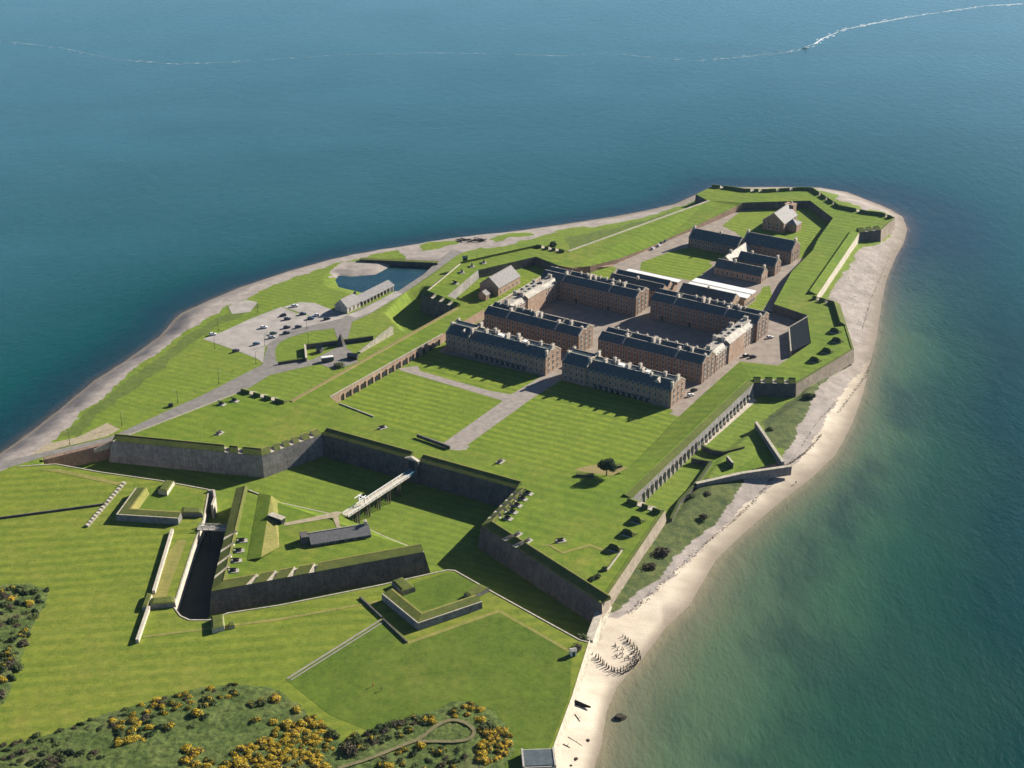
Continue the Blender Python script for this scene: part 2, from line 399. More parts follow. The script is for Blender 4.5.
SCRUB_R2 = [(762, 422), (790, 402), (830, 374), (850, 376), (830, 398), (816, 428), (788, 452), (766, 442)]
SCRUB_L = [(60, 436), (100, 402), (128, 378), (160, 357), (186, 335), (216, 318), (250, 302), (262, 306), (215, 330), (190, 345), (160, 372), (130, 392), (100, 415), (78, 438)]
ROUGH_N = [(560, 240), (600, 231), (640, 222), (690, 206), (640, 226), (590, 243), (567, 251), (572, 244)]
TURF = [[(417, 247), (430, 243), (448, 240.5), (459, 240), (457, 244.5), (440, 248), (424, 250)], [(487, 238), (500, 234), (530, 231.5), (534, 234), (515, 237), (495, 240.5)], [(553, 231), (575, 228), (600, 225), (606, 227), (580, 231), (560, 233)]]
SPIT = [(328, 278), (334, 268), (345, 262), (360, 261), (390, 263), (388, 268), (375, 275), (350, 278), (336, 276)]
def masks(X, Y, Z):
    px, py = Qn(X, Y, Z)
    jx = (fbm(X, Y, 14, 21)-.5)*9; jy = (fbm(X, Y, 14, 31)-.5)*6
    px, py = px+jx, py+jy
    f = lambda *ps: np.maximum.reduce([inside(px, py, p).astype(float) for p in ps])
    sand = f(SAND_R); sh = np.maximum(f(SHING_R, SHING_L, GRAV_L, SPIT), (seg_dist(X, Y, S2) < 10)*1.0)*(1-f(*TURF)); scr = np.maximum(f(SCRUB_R, SCRUB_R2), .52*f(SCRUB_L, ROUGH_N))
    ditch = inside(X, Y, DZ2); sand = np.where(ditch, 0, sand); sh = np.where(ditch, 0, sh); scr = np.where(ditch, 0, scr)
    wet = np.where(ditch, 0, np.clip(1.15-seg_dist(X, Y, S2)/np.where(X > 60, 9., 4.)-.5*(fbm(X, Y, 7, 91)-.5), 0, 1))
    return np.stack([sand, sh, scr, wet], -1)
n = NT('land')
at = n.n.new('ShaderNodeAttribute'); at.attribute_name = 'mask'
ss = n.n.new('ShaderNodeSeparateColor'); n.l(at.outputs['Color'], ss.inputs[0])
g = grass_col(n, dryamt=.45, stripe=(R(-24), 4.6, .4))
scr = n.mix(n.mapr(n.noise(.22, 5, .7), .35, .62), (.040, .068, .020), (.120, .140, .040))
scr = n.mix(n.mapr(n.noise(1.1, 4, .7), .4, .7, 0, .7), scr, (.032, .042, .02))
shin = n.mix(n.mapr(n.noise(.16, 5, .65), .35, .65), (.24, .21, .19), (.37, .325, .29))
shin = n.mix(n.mapr(n.noise(.8, 4, .8), .45, .75, 0, .6), shin, (.15, .135, .125))
sand = n.mix(n.mapr(n.noise(.10, 5, .6, n.rot(-R(52), .35, 1, 1)), .35, .65), (.57, .50, .40), (.43, .37, .29))
sand = n.mix(n.mapr(n.noise(.9, 4, .8), .55, .8, 0, .5), sand, (.32, .27, .21))
def edge(m): return n.mapr(m, .3, .7)
c = n.mix(edge(ss.outputs[2]), g, scr)
c = n.mix(edge(ss.outputs[1]), c, shin)
c = n.mix(edge(ss.outputs[0]), c, sand)
c = n.mix(n.math('MULTIPLY', at.outputs['Alpha'], .8), c, (.20, .165, .125))
M['land'] = n.done(c, .92, .15)
land = grid_mesh('ground', np.arange(-640, 560, 1.6), np.arange(310, 1190, 1.6), land_z, M['land'], {'mask': masks})
tag(land, kind='structure')
# far ground: the seabed sheet that carries on to the horizon under the water
tag(MB().poly([Vector((-14000, -3000, -12)), Vector((14000, -3000, -12)), Vector((14000, 16000, -12)), Vector((-14000, 16000, -12))]).build('seabed', 'gravel'), kind='structure')
kseg = []
for i in range(len(SH)-1):
    x = (SH[i][0]+SH[i+1][0])/2; y = (SH[i][1]+SH[i+1][1])/2
    if x > 560 and y > 300: kseg.append(.115 if y > 560 else (.16 if y > 480 else .20))
    elif x > 860: kseg.append(.20)
    elif x > 690: kseg.append(.45)
    elif x < 240: kseg.append(.42)
    else: kseg.append(.6)
def depth_haze(X, Y, Z):
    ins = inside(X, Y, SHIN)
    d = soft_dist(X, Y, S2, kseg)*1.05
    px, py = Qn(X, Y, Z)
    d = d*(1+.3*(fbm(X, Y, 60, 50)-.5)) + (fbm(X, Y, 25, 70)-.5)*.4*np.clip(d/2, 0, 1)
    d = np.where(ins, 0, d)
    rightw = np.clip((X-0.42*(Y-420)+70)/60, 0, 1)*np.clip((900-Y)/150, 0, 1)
    return np.stack([np.where(d < 14, d/20, .7+.3*np.clip((d-14)/230, 0, 1)), rightw, d*0, d*0+1], -1)  # water depth first, then distance offshore for the painted haze
def spaced(a, b, step, far, gr=1.16):
    c = list(np.arange(a, b+.1, step)); s = step
    lo = [a]; 
    while lo[-1] > -far: s *= gr; lo.append(lo[-1]-s)
    s = step; hi = [c[-1]]
    while hi[-1] < far: s *= gr; hi.append(hi[-1]+s)
    return np.array(lo[:0:-1]+c+hi[1:])
n = NT('sea_water')
at = n.n.new('ShaderNodeAttribute'); at.attribute_name = 'depth_haze'
ss = n.n.new('ShaderNodeSeparateColor'); n.l(at.outputs['Color'], ss.inputs[0])
dp, rw = ss.outputs[0], ss.outputs[1]
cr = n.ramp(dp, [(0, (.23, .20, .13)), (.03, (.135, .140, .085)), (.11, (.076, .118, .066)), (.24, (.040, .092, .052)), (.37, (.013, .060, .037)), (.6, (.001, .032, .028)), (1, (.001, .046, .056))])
cl = n.ramp(dp, [(0, (.13, .105, .08)), (.03, (.040, .046, .045)), (.12, (.008, .034, .044)), (.35, (.002, .034, .042)), (.7, (.001, .054, .054)), (1, (.115, .285, .365))])  # last stop lightened to paint far haze and sky reflection into the water
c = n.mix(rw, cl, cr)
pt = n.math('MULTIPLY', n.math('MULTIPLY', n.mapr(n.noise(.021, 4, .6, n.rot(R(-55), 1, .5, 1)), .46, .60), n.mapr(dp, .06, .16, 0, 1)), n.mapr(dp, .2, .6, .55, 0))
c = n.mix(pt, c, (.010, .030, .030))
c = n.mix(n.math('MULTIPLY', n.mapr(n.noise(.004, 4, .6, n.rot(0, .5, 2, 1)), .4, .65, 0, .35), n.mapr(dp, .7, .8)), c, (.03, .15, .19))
n.b.inputs['IOR'].default_value = 1.33
h1 = n.noise(.16, 4, .65, n.rot(R(20), 1, .45, 1)); h2 = n.noise(.55, 3, .6, n.rot(R(-15), 1, .6, 1))
n.bump(n.math('ADD', h1, n.math('MULTIPLY', h2, .5)), .5, .9)
M['sea'] = n.done(c, .22, .5)
sea = grid_mesh('sea', spaced(-700, 700, 6, 13000), spaced(250, 1300, 6, 13000), lambda X, Y: X*0+SEA, M['sea'], {'depth_haze': depth_haze})
tag(sea, kind='structure')
n = NT('pond_water'); n.bump(n.noise(.4, 3, .6), .15, .3); n.b.inputs['IOR'].default_value = 1.33
M['pond'] = n.done(n.mix(n.mapr(n.noise(.06, 3), .4, .6), (.012, .042, .060), (.02, .055, .07)), .12, .5)
sheet('pond_water', [P(a, b, -1.4) for a, b in [(330, 279), (338, 270), (362, 268), (386, 262), (440, 262), (436, 268), (400, 293), (366, 297), (334, 289)]], -1.7, 'pond')
# wakes of foam on the sea
def ribbon(name, pl, w, z, mat, seed=1, gaps=.25, line=0):
    rr = random.Random(seed); mb = MB()
    for a, b in zip(pl, pl[1:]):
        k = max(2, int((b-a).length/9))
        d = (b-a).normalized(); nn = perp(d)
        for i in range(k):
            for _ in range(5):
                if rr.random() < gaps: continue
                p = a.lerp(b, (i+rr.uniform(-.2, .6))/k); q = p+d*rr.uniform(2, 9); j = nn*rr.gauss(0, 1)*w*.42
                w0 = w*rr.uniform(.05, .2); w1 = w*rr.uniform(.05, .2); m_ = p.lerp(q, .5)+nn*rr.uniform(-.3, .3)*w
                mb.add([p+j, m_+j-nn*w0, q+j, m_+j+nn*w1], [(0, 1, 2, 3)])
    if line:
        ph = rr.uniform(0, 9)
        pts = []
        for a, b in zip(pl, pl[1:]):
            k = max(2, int((b-a).length/14))
            pts += [a.lerp(b, i/k) for i in range(k)]
        nrm = perp((pl[-1]-pl[0]).normalized()); prev = None
        for i, p in enumerate(pts):
            hw = w*line*(.25+.75*abs(math.sin(i*.37+ph)*math.sin(i*.113+1.7*ph)))*rr.uniform(.5, 1); o = nrm*w*.3*math.sin(i*.21+ph)
            cur = (p+o-nrm*hw, p+o+nrm*hw)
            if prev: mb.add([prev[0], cur[0], cur[1], prev[1]], [(0, 1, 2, 3)])
            prev = cur
    for v in mb.v: v.z = z
    return tag(mb.build(name, mat), kind='stuff')
wk = [(1024, 4), (985, 6), (950, 11), (920, 15), (880, 22), (845, 29), (822, 39), (812, 47)]
ribbon('foam', PP(SEA, *wk), 5, SEA+.06, 'foam', 1, .45, .3)
wk2 = [(802, 49), (780, 53), (740, 57), (700, 61), (655, 58), (610, 53), (560, 56), (500, 54), (430, 53), (340, 55), (250, 61), (180, 64), (120, 60), (60, 48), (0, 41)]
for i, (a, b, w, g_) in enumerate(((0, 4, 4.5, .2), (3, 8, 3.4, .72), (7, 11, 3, .84), (10, 15, 5, .74))):
    ribbon('foam', PP(SEA, *wk2[a:b]), w, SEA+.06+.01*i, 'foam_thin', i+2, g_, .16)
# ------------------------------------------------------------------ ground sheets on the land
G1, G2, G3 = .05, .09, .13
def gs(name, mat, z, *c): return sheet(name, PP(0, *c), z, mat)
gs('road', 'road', G1, (-60, 497), (0, 470), (47, 456), (94, 447), (112, 440), (131, 435), (187, 413), (244, 391), (270, 375), (300, 368), (319, 364), (336, 370), (358, 362), (352, 352), (345, 347), (338, 347), (328, 352), (312, 360), (276, 361.5), (262, 365), (240, 376), (200, 396.5), (178, 406), (126, 430), (110, 437), (60, 449), (0, 462), (-60, 486))
gs('road', 'road', G2, (262, 366), (276, 362), (275, 350), (279, 343), (288, 338), (309, 331.5), (334, 328.5), (340, 347), (346, 347), (352, 322), (370, 314), (400, 296), (436, 271), (455, 257), (463, 252), (452, 250), (440, 259), (424, 274), (397, 292), (360, 309), (340, 319), (309, 326), (286, 331), (268, 344))
gs('gravel', 'dirt', G1-.03, (20, 462), (47, 444), (78, 437), (107, 423), (120, 429), (108, 436), (60, 448))
gs('car_park', 'pink', G1+.01, (203, 339), (222, 332), (250, 319), (281, 307), (296, 313), (310, 316.5), (334, 321), (320, 325), (300, 329), (284, 333), (272, 341), (265, 347), (263, 363), (257, 358.5), (232, 349))
gs('car_park', 'pink', G1-.01, (283, 307), (300, 302), (315, 303), (335, 311), (352, 316), (344, 321), (330, 321), (310, 316))
gs('gravel', 'pink', G1-.02, (228, 306), (246, 300), (258, 302), (250, 312), (232, 314))
gs('forecourt', 'pink', G2+.02, (346, 315), (360, 311), (396, 291), (402, 294), (372, 312), (356, 318))
# inside the fort
gs('parade_lawn', 'lawn', G1, (330, 425), (336, 402), (398, 370.5), (412, 367), (443, 351), (545, 377), (564, 378.5), (672, 410), (690, 425), (625, 490), (520, 480), (420, 460))
gs('path', 'gravel', G2, (402, 371), (398, 368.5), (418, 366), (420, 371), (490, 391), (511, 394.5), (534, 381), (549, 372), (572, 375), (563, 379), (530, 400), (469, 444), (455, 455), (438, 447), (447, 440.5), (503, 401), (490, 397))
gs('paving', 'paving', G1+.02, (438, 352), (520, 292), (560, 268), (612, 266), (668, 238), (690, 231), (740, 200), (832, 230), (815, 252), (792, 275), (776, 306), (800, 312), (812, 345), (778, 372), (742, 368), (690, 420), (670, 414), (673, 410), (564, 378), (545, 377))
gs('lawn', 'lawn', G2+.02, (641, 262.5), (671, 251.5), (690, 247), (745, 255), (709, 262.5), (713, 266), (693, 281), (660, 275), (640, 270))
gs('lawn', 'lawn', G2+.02, (582, 277), (607, 265), (617, 268), (610, 279), (600, 285))
gs('lawn', 'lawn', G2+.02, (722, 226), (740, 212), (800, 206), (834, 226), (826, 246), (812, 256), (797, 259), (790, 246), (745, 240), (735, 232))
gs('lawn', 'lawn', G2+.02, (742, 309), (760, 293), (763, 287), (770, 286), (772, 296), (758, 317), (745, 317))
gs('lawn', 'lawn', G2+.02, (462, 296), (480, 278), (535, 268), (548, 272), (488, 308))
# ------------------------------------------------------------------ the fortress
def seq(z, *c): return PP(z, *c)
LBp = seq(RT, (112, 441), (262, 456), (322, 434.5), (338, 403.5), (330, 397), (289, 401), (246, 389))
LB = work('bastion', 'front bastion beside the road, its grey wall rising over the shadowed ditch', 'bastion', LBp, DITCH, openedges=(2, 3), zbl={6: -.5, 4: -.5, 5: -.5}, edgemat={0: 'wallgrey', 1: 'wallgrey'})  # flank edge painted lighter to stand in for grazing sun
ref = cen(LBp)
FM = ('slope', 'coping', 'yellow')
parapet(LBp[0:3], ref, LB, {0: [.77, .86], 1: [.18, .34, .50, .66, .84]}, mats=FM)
parapet([LBp[5], LBp[6]], ref, LB, {0: [.25, .5, .75]}, 1.8, 4.5)
parapet([LBp[6], LBp[0]], ref, LB, {}, .5, 1.2, mats=('coping', 'coping', 'coping'))
FCp = seq(RT, (322, 434.5), (516.5, 489), (568, 471), (480, 453), (450, 449.5), (416, 438), (376, 418), (338, 403.5))
FC = work('curtain_wall', 'long front curtain wall with the main gate and white bridge', 'curtain wall', FCp, DITCH, openedges=(1, 7), zbl={2: -.5, 3: -.5, 4: -.5, 5: -.5, 6: -.5})
ref = P(430, 445, RT)
def lerp_px(a, b, t): return (a[0]+(b[0]-a[0])*t, a[1]+(b[1]-a[1])*t)
g0 = FCp[0].lerp(FCp[1], .462); g1 = FCp[0].lerp(FCp[1], .515)
parapet([FCp[0], g0], ref, FC, {}, 2.0, 5.2, mats=FM); parapet([g1, FCp[1]], ref, FC, {}, 2.0, 5.2, mats=FM)
# low dark wall with pale coping along the inner edge over the gate passage
for a, b in (((417, 437), (450, 449)),):
    w_ = MB().wallstrip(P(*a, RT), P(*b, RT), .6, RT-.1, RT+1.6).build('inner_wall', 'wall', FC)
sheet('gate_road', PP(RT, (418, 434), (452, 446), (470, 446), (466, 450), (452, 449.5), (417, 437.5)), RT+.05, 'gravel')
MB().wallstrip(P(340, 404, RT), P(374, 417, RT), .5, RT-.1, RT+.5).build('inner_coping', 'coping', FC)
RBp = seq(RT, (516.5, 489), (481, 525.5), (602, 603.5), (665, 510.5), (632, 498.5), (612, 476), (568, 471))
RB = work('bastion', 'front bastion above the beach, with long shadowed face and small turf traverses', 'bastion', RBp, DITCH, openedges=(4, 6), zbl={2: -5.0, 3: -2.2, 5: -.5}, edgemat={2: 'sunlitstone'})
ref = cen(RBp)
parapet(RBp[0:3], ref, RB, {0: [.16, .32, .48, .64, .8], 1: [.2, .29]}, mats=FM)
parapet(RBp[2:4], ref, RB, {}, .35, 1.6, mats=('slope', 'coping', 'rampart_plain'))
parapet(RBp[3:5], ref, RB, {0: [.3, .62]}, 2.0, 4.6, mats=('slope', 'coping', 'slope'))
rc0, rc1 = P(632, 498.5, RT), P(754, 383, RT)
RCp = [rc0, rc0.lerp(rc1, .22), rc0.lerp(rc1, .42), rc0.lerp(rc1, .72), rc1, P(740, 361.5, RT), P(716, 382.5, 3.2), P(676, 419, .6), P(655, 441.5, .5), P(631, 466, .9), P(612, 476, RT)]
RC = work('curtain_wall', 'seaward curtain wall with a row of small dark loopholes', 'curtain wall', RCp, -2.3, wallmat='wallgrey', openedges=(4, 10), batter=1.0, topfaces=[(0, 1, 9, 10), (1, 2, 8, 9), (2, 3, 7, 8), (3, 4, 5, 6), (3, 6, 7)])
ref = P(650, 440, RT)
parapet([rc0, rc1], ref, RC, {}, 1.1, 5.0, mats=('slope', 'yellow', 'rampart_plain'))
RMp = seq(RT, (754, 383), (796, 384), (854, 349), (840, 304), (816, 297), (774, 304), (798, 312), (807, 315), (811, 343), (778, 365.5), (740, 361.5))
RM = work('bastion', 'middle bastion over the grey shingle, with pits and an inner court', 'bastion', RMp, -.6, openedges=(4, 10), batter=1.2, zbl={0: -2.3, 1: -2.3, 2: -3}, edgemat={1: 'sunlitstone'})
ref = P(800, 372, RT)
parapet(RMp[0:2], ref, RM, {0: [.22, .5, .78]}, 2.0, 4.6)
parapet(RMp[1:3], ref, RM, {}, .4, 1.6)
parapet([RMp[2], RMp[2].lerp(RMp[3], .5)], P(820, 330, RT), RM, {}, .4, 1.5)
parapet([RMp[2].lerp(RMp[3], .5), RMp[3], RMp[4]], P(822, 320, RT), RM, {1: [.35, .75]}, 2.3, 4.6)
RRp = seq(RT, (816, 297), (859.5, 232.5), (833, 218), (818, 239), (813, 250), (792, 271), (774, 304))
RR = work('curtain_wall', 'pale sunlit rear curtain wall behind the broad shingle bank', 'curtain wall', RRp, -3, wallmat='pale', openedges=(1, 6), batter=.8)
parapet([RRp[0].lerp(RRp[1], .03), RRp[0].lerp(RRp[1], .99)], P(815, 262, RT), RR, {}, 1.7, 6.0, mats=('rampart_plain', 'coping', 'rampart_plain'))
PBp = seq(RT, (859.5, 232.5), (881, 230), (895, 218), (884, 214), (867, 212), (853, 209), (843, 207), (815, 189), (800, 188.5), (766, 190.5), (745, 190), (733, 188), (713, 186), (696, 194.3), (707.6, 200.5), (743, 202.5), (810, 200.5), (833, 218))
PB = work('bastion', 'point battery at the far tip of the headland around the chapel', 'bastion', PBp, -3, openedges=(14, 17), batter=1.0, edgemat={1: 'sunlitstone'})
ref = P(775, 196, RT)
parapet(PBp[0:2], P(862, 222, RT), PB, {0: [.35, .7]}, 2.0, 4.5)
parapet(PBp[1:3], P(862, 222, RT), PB, {}, .4, 1.5)
parapet(PBp[2:13], P(790, 205, RT), PB, {0: [.5], 2: [.5], 4: [.2, .45, .7], 6: [.3, .7], 7: [.3, .65], 9: [.5], 10: [.4, .8]}, 2.3, 4.6)
LRp = seq(RT, (567, 251), (707.6, 200.5)) + [P(743, 202.5, RT), P(737, 206, 4.2), P(690, 229, 1.8), P(667, 239, 1.5), P(644, 249.5, 1.5), P(618, 259, 2.6), P(590, 266, 4.6), P(572, 268, RT), P(559, 265.5, RT)]
LR = work('curtain_wall', 'rear curtain rampart, broad green bank between north shore and parked cars', 'curtain wall', LRp, -.6, wallmat='brick', openedges=(1, 10))
parapet(LRp[0:2], P(640, 240, RT), LR, {}, .6, 2.0, mats=('coping', 'coping', 'coping'))
LMp = seq(RT, (455, 308), (422, 294.5), (460, 263), (539, 245.5), (567, 251), (559, 265.5), (536, 256.6), (478, 270), (447, 296))
LM = work('bastion', 'middle bastion ringing the old magazine, by the landing yard', 'bastion', LMp, -6.2, openedges=(4, 8), zbl={1: -2, 2: -.6, 3: -.6, 5: -.6, 6: -.6, 7: -.6}, edgemat={7: 'wallgrey'})  # sunlit pit wall painted in a lighter stone
parapet(LMp[0:2], P(460, 285, RT), LM, {0: [.2, .45, .7]}, 2.0, 4.6)
parapet(LMp[1:3], P(460, 285, RT), LM, {}, .4, 1.2, mats=('coping', 'coping', 'coping'))
parapet(LMp[2:4], P(500, 265, RT), LM, {}, 1.4, 1.8)
parapet(LMp[3:5], P(540, 262, RT), LM, {0: [.25, .5, .75]}, 2.0, 4.4)
LCp = seq(RT, (289, 401), (330, 397), (442.5, 334), (484, 309), (447, 296), (455, 308))
LC = work('curtain_wall', 'inner casemate curtain facing the parade, with brown arches', 'curtain wall', LCp, -.6, wallmat='brickl', openedges=(0, 4), batter=0.2, zbl={5: -6.2})
parapet([LCp[5], LCp[0]], P(400, 350, RT), LC, {}, .45, 2.6, mats=('tan', 'tan', 'tan'))
MB().wallstrip(LCp[1], LCp[2], .5, RT-.1, RT+.35).build('inner_coping', 'coping', LC)
# casemate fronts: arched doors and piers along the inner wall
def arch_mesh(w, h, d=.25):
    mb = MB(); pts = [(-w/2, 0), (w/2, 0), (w/2, h-w/2)]+[(w/2*math.cos(t), h-w/2+w/2*math.sin(t)) for t in (R(45), R(90), R(135))]+[(-w/2, h-w/2)]
    a = [Vector((x, -d/2, z)) for x, z in pts]; b = [Vector((x, d/2, z)) for x, z in pts]; k = len(pts)
    mb.add(a+b, [tuple(range(k)), tuple(range(2*k-1, k-1, -1))]+[(i, k+i, k+(i+1) % k, (i+1) % k) for i in range(k)])
    return mb
def along(parent, name, mesh_o, a, b, ts, z, out):
    first = True; d = (b-a); d.z = 0; ang = math.atan2(d.y, d.x)
    for t in ts:
        o = mesh_o if first else mesh_o.copy()
        if not first: COL.objects.link(o)
        first = False; o.parent = parent
        p = a.lerp(b, t)+out; p.z = z; o.location = p-ORG[parent.name]; o.rotation_euler = (0, 0, ang)
a_, b_ = Vector(LCp[1]), Vector(LCp[2]); a_.z = b_.z = 0
outv = -perp((b_-a_).normalized())
if outv.dot(P(420, 400)-a_) < 0: outv = -outv
dm = arch_mesh(1.7, 3.0, .3).build('casemate_arch', 'door')
along(LC, 'casemate_arch', dm, a_, b_, [(.14+i*.0615) for i in range(14)], .05, outv*.2)
pm = MB().abox(-.6, .6, -.45, .45, 0, 3.6).build('pier', 'brickl')
along(LC, 'pier', pm, a_, b_, [(.11+i*.0615) for i in range(15)], 0, outv*.35)
a_, b_ = Vector(rc0), Vector(rc1); a_.z = b_.z = 0
outv = perp((b_-a_).normalized())
if outv.dot(P(760, 440)-a_) < 0: outv = -outv
dm = arch_mesh(1.05, 2.0, .5).build('loophole', 'door')
along(RC, 'loophole', dm, a_, b_, [(.10+i*.031) for i in range(28)], .6, outv*.66)
pm = MB().abox(-.42, .42, -.3, .3, -2, .4).build('pier', 'pale')
along(RC, 'pier', pm, a_, b_, [(.5395+i*.031) for i in range(15)], 0, outv*1.15)
pm = MB().abox(-.28, .28, -.3, .3, -2, 3.6).build('buttress', 'coping')
along(RC, 'buttress', pm, a_, b_, [(.0845+i*.031) for i in range(14)], 0, outv*.75)
sheet('path', [P(699.5, 444.5, -1.7), P(703, 448, -1.7), P(757, 400.5, -1.7), P(752, 397, -1.7)], -1.66, 'pale')
# closing walls of the ditch
cl = thing('ditch_wall', 'brown retaining wall carrying the road past the ditch end', 'wall', P(80, 455, DITCH))
MB().wallstrip(P(43, 459, .8), P(112.5, 441.5, 3), 2.6, DITCH-.5, (.9, 3.0)).build('wall', 'brick', cl)
MB().wallstrip(P(94, 450.5, 1.5), P(112, 443, 3), .5, .5, (2.2, 4.0)).build('buttress', 'coping', cl)
cl = thing('ditch_wall', 'sunlit wall closing the ditch mouth at the beach', 'wall', P(597, 622, -4))
MB().wallstrip(P(604, 600, 1), P(589, 640, .5), 3.0, DITCH-1, (1.6, .6)).build('wall', 'pale', cl)
# ------------------------------------------------------------------ ravelin
RZ = 4.4
RVp = seq(RZ, (236, 488.5), (249, 490)) + [P(282, 503, 3.0), P(340, 516, 1.6), P(358, 524, 1.6), P(388, 538, 3.0), P(424, 552, RZ), P(211, 591.5, RZ)]
RV = work('ravelin', 'arrow shaped ravelin standing as an island in the dry ditch', 'ravelin', RVp, DITCH)
ref = P(290, 540, RZ)
parapet([RVp[0], RVp[7], RVp[6]], ref, RV, {0: [.52, .64, .76, .88], 1: [.17, .265, .36, .46]}, 1.5, 5.5, mats=FM)
cordon([RVp[1], RVp[2], RVp[3]], ref, RV); cordon([RVp[4], RVp[5], RVp[6]], ref, RV)
# sunken court of the ravelin: sloping bank and lower floor laid as raised banks
tp = [(271, 496), (283, 503), (279, 546), (300, 541), (300, 545), (262, 557)]
MB().add([P(271, 495.5, RZ+1.5), P(283, 503.5, 3.1), P(279, 547, 4.45), P(261, 557.5, RZ+1.3), P(259, 493, RZ+.1), P(247, 560, RZ+.1)], [(0, 3, 2, 1)], 0).add([P(271, 495.5, RZ+1.5), P(261, 557.5, RZ+1.3), P(259, 493, RZ+.1), P(247, 560, RZ+.1)], [(0, 2, 3, 1)], 1).build('bank', ['yellow', 'rampart_plain'], RV)
sheet('path', [P(284, 523, RZ), P(284, 526, RZ), P(333, 520.5, 3), P(337, 531, 3), P(341, 531, 3), P(338, 519, 2.6), P(344, 516.5, 2.2), P(336, 516, 2.2), P(312, 520, 3.2)], RZ+.12, 'dirt')
dr = MB().box(P(277, 521, RZ), UA*3.6, UB*1.2, (0, 0, 2.3)).build('entrance', 'door', RV)
MB().box(P(277, 521, RZ)+Vector((0, 0, 2.3)), UA*3.9, UB*1.5, (0, 0, .3)).build('entrance_lintel', 'coping', RV)
sheet('ditch_floor', PP(DITCH, (204, 530), (225, 530), (212, 612), (206, 621), (190, 621), (180, 614), (176, 604)), DITCH+.06, 'darkfloor')  # near-black sheet over the lower west ditch floor
# ------------------------------------------------------------------ glacis: the great outer field with its counterscarp wall
GZ = .5
GLp = seq(GZ, (-420, 640), (-60, 496), (17, 466.5), (56, 464), (100, 472), (160, 480.5), (208.5, 489.5), (203, 520), (193, 545), (176, 598), (173, 606), (181, 616), (190, 620), (209, 620), (228, 613), (280, 605), (380, 585), (447, 570), (455, 570.5), (493, 592), (580, 640), (588, 642), (572, 696), (555, 742), (535, 800), (515, 900), (-420, 1000))
GL = work('field', None, None, GLp, DITCH-.6, wallmat='pale', topmat='glacis', batter=1.0)
GL.name = 'glacis'; ORG['glacis'] = ORG['field']
tag(GL, 'broad mown outer field sloping from ditch to gorse scrub', 'glacis')
GL['kind'] = 'structure'
cordon(GLp[2:22], P(200, 720, GZ), GL, .6, .25)
# plain area east of the stony path, lies on the field
sheet('lawn', PP(GZ, (286, 680), (382, 619), (408, 643), (500, 611), (572, 652), (570, 695), (552, 742), (530, 780), (380, 735), (330, 715)), GZ+.05, 'glacis_e')
for c_ in ([(143, 636), (280, 618), (360, 604), (378, 600), (378, 602.5), (280, 620.5), (143, 638)], [(407, 642), (409, 644), (499, 612.5), (575, 656), (577, 654), (499, 609.5)], [(150, 600), (162, 560), (178, 540), (187, 540), (176, 570), (166, 598)], [(60, 469), (110, 480), (124, 484), (121, 486), (60, 473), (40, 470)]):
    sheet('worn_grass', PP(GZ, *c_), GZ+.09, 'yellow')
def strip(a, b, w):
    d = (b-a).normalized(); nn = perp(d)*w/2; return [a-nn, b-nn, b+nn, a+nn]
for w_, dx in ((.6, 0), (.42, 4)):
    sheet('path', strip(P(381+dx, 620+dx*.3, GZ), P(287+dx, 679+dx*.3, GZ), w_*1.4), GZ+.12+.01*dx, 'gravel')
def low_wall(label, a, b, z, h, th=.8, mat='coping', name='stone_wall'):
    o = MB().wallstrip(P(*a, z), P(*b, z), th, z-.2, z+h).build(name, mat)
    return tag(o, label, 'wall')
low_wall('long pale low wall beside the west ditch, upper stretch', (172.5, 532), (154, 594), GZ, 1.7, 1.2, 'pale')
low_wall('pale low wall on the field below the turfed traverse', (149, 609.5), (137.5, 643), GZ, 1.7, 1.2, 'pale')
low_wall('thin dark drain wall running across the striped field', (-20, 521.5), (108, 504.5), GZ, .9, .5, 'wall')
low_wall('thin brick wall edging the redoubt hollow near the stony path', (360, 598), (382, 618.5), GZ, .8, .6, 'wall')
low_wall('thin dark wall descending from the stony path corner to the field', (383, 620), (407, 643), GZ, .8, .6, 'wall')
# stepped row of pale stones
st = thing('stone_row', 'diagonal row of pale stones like steps beside the redan', 'stones', P(106, 505, GZ))
for i in range(15):
    t = i/14; p = P(124-36*t, 484+42*t, GZ)
    MB().box(p, UA*.9, UB*.7, (0, 0, .9)).build('stone', 'pale', st)
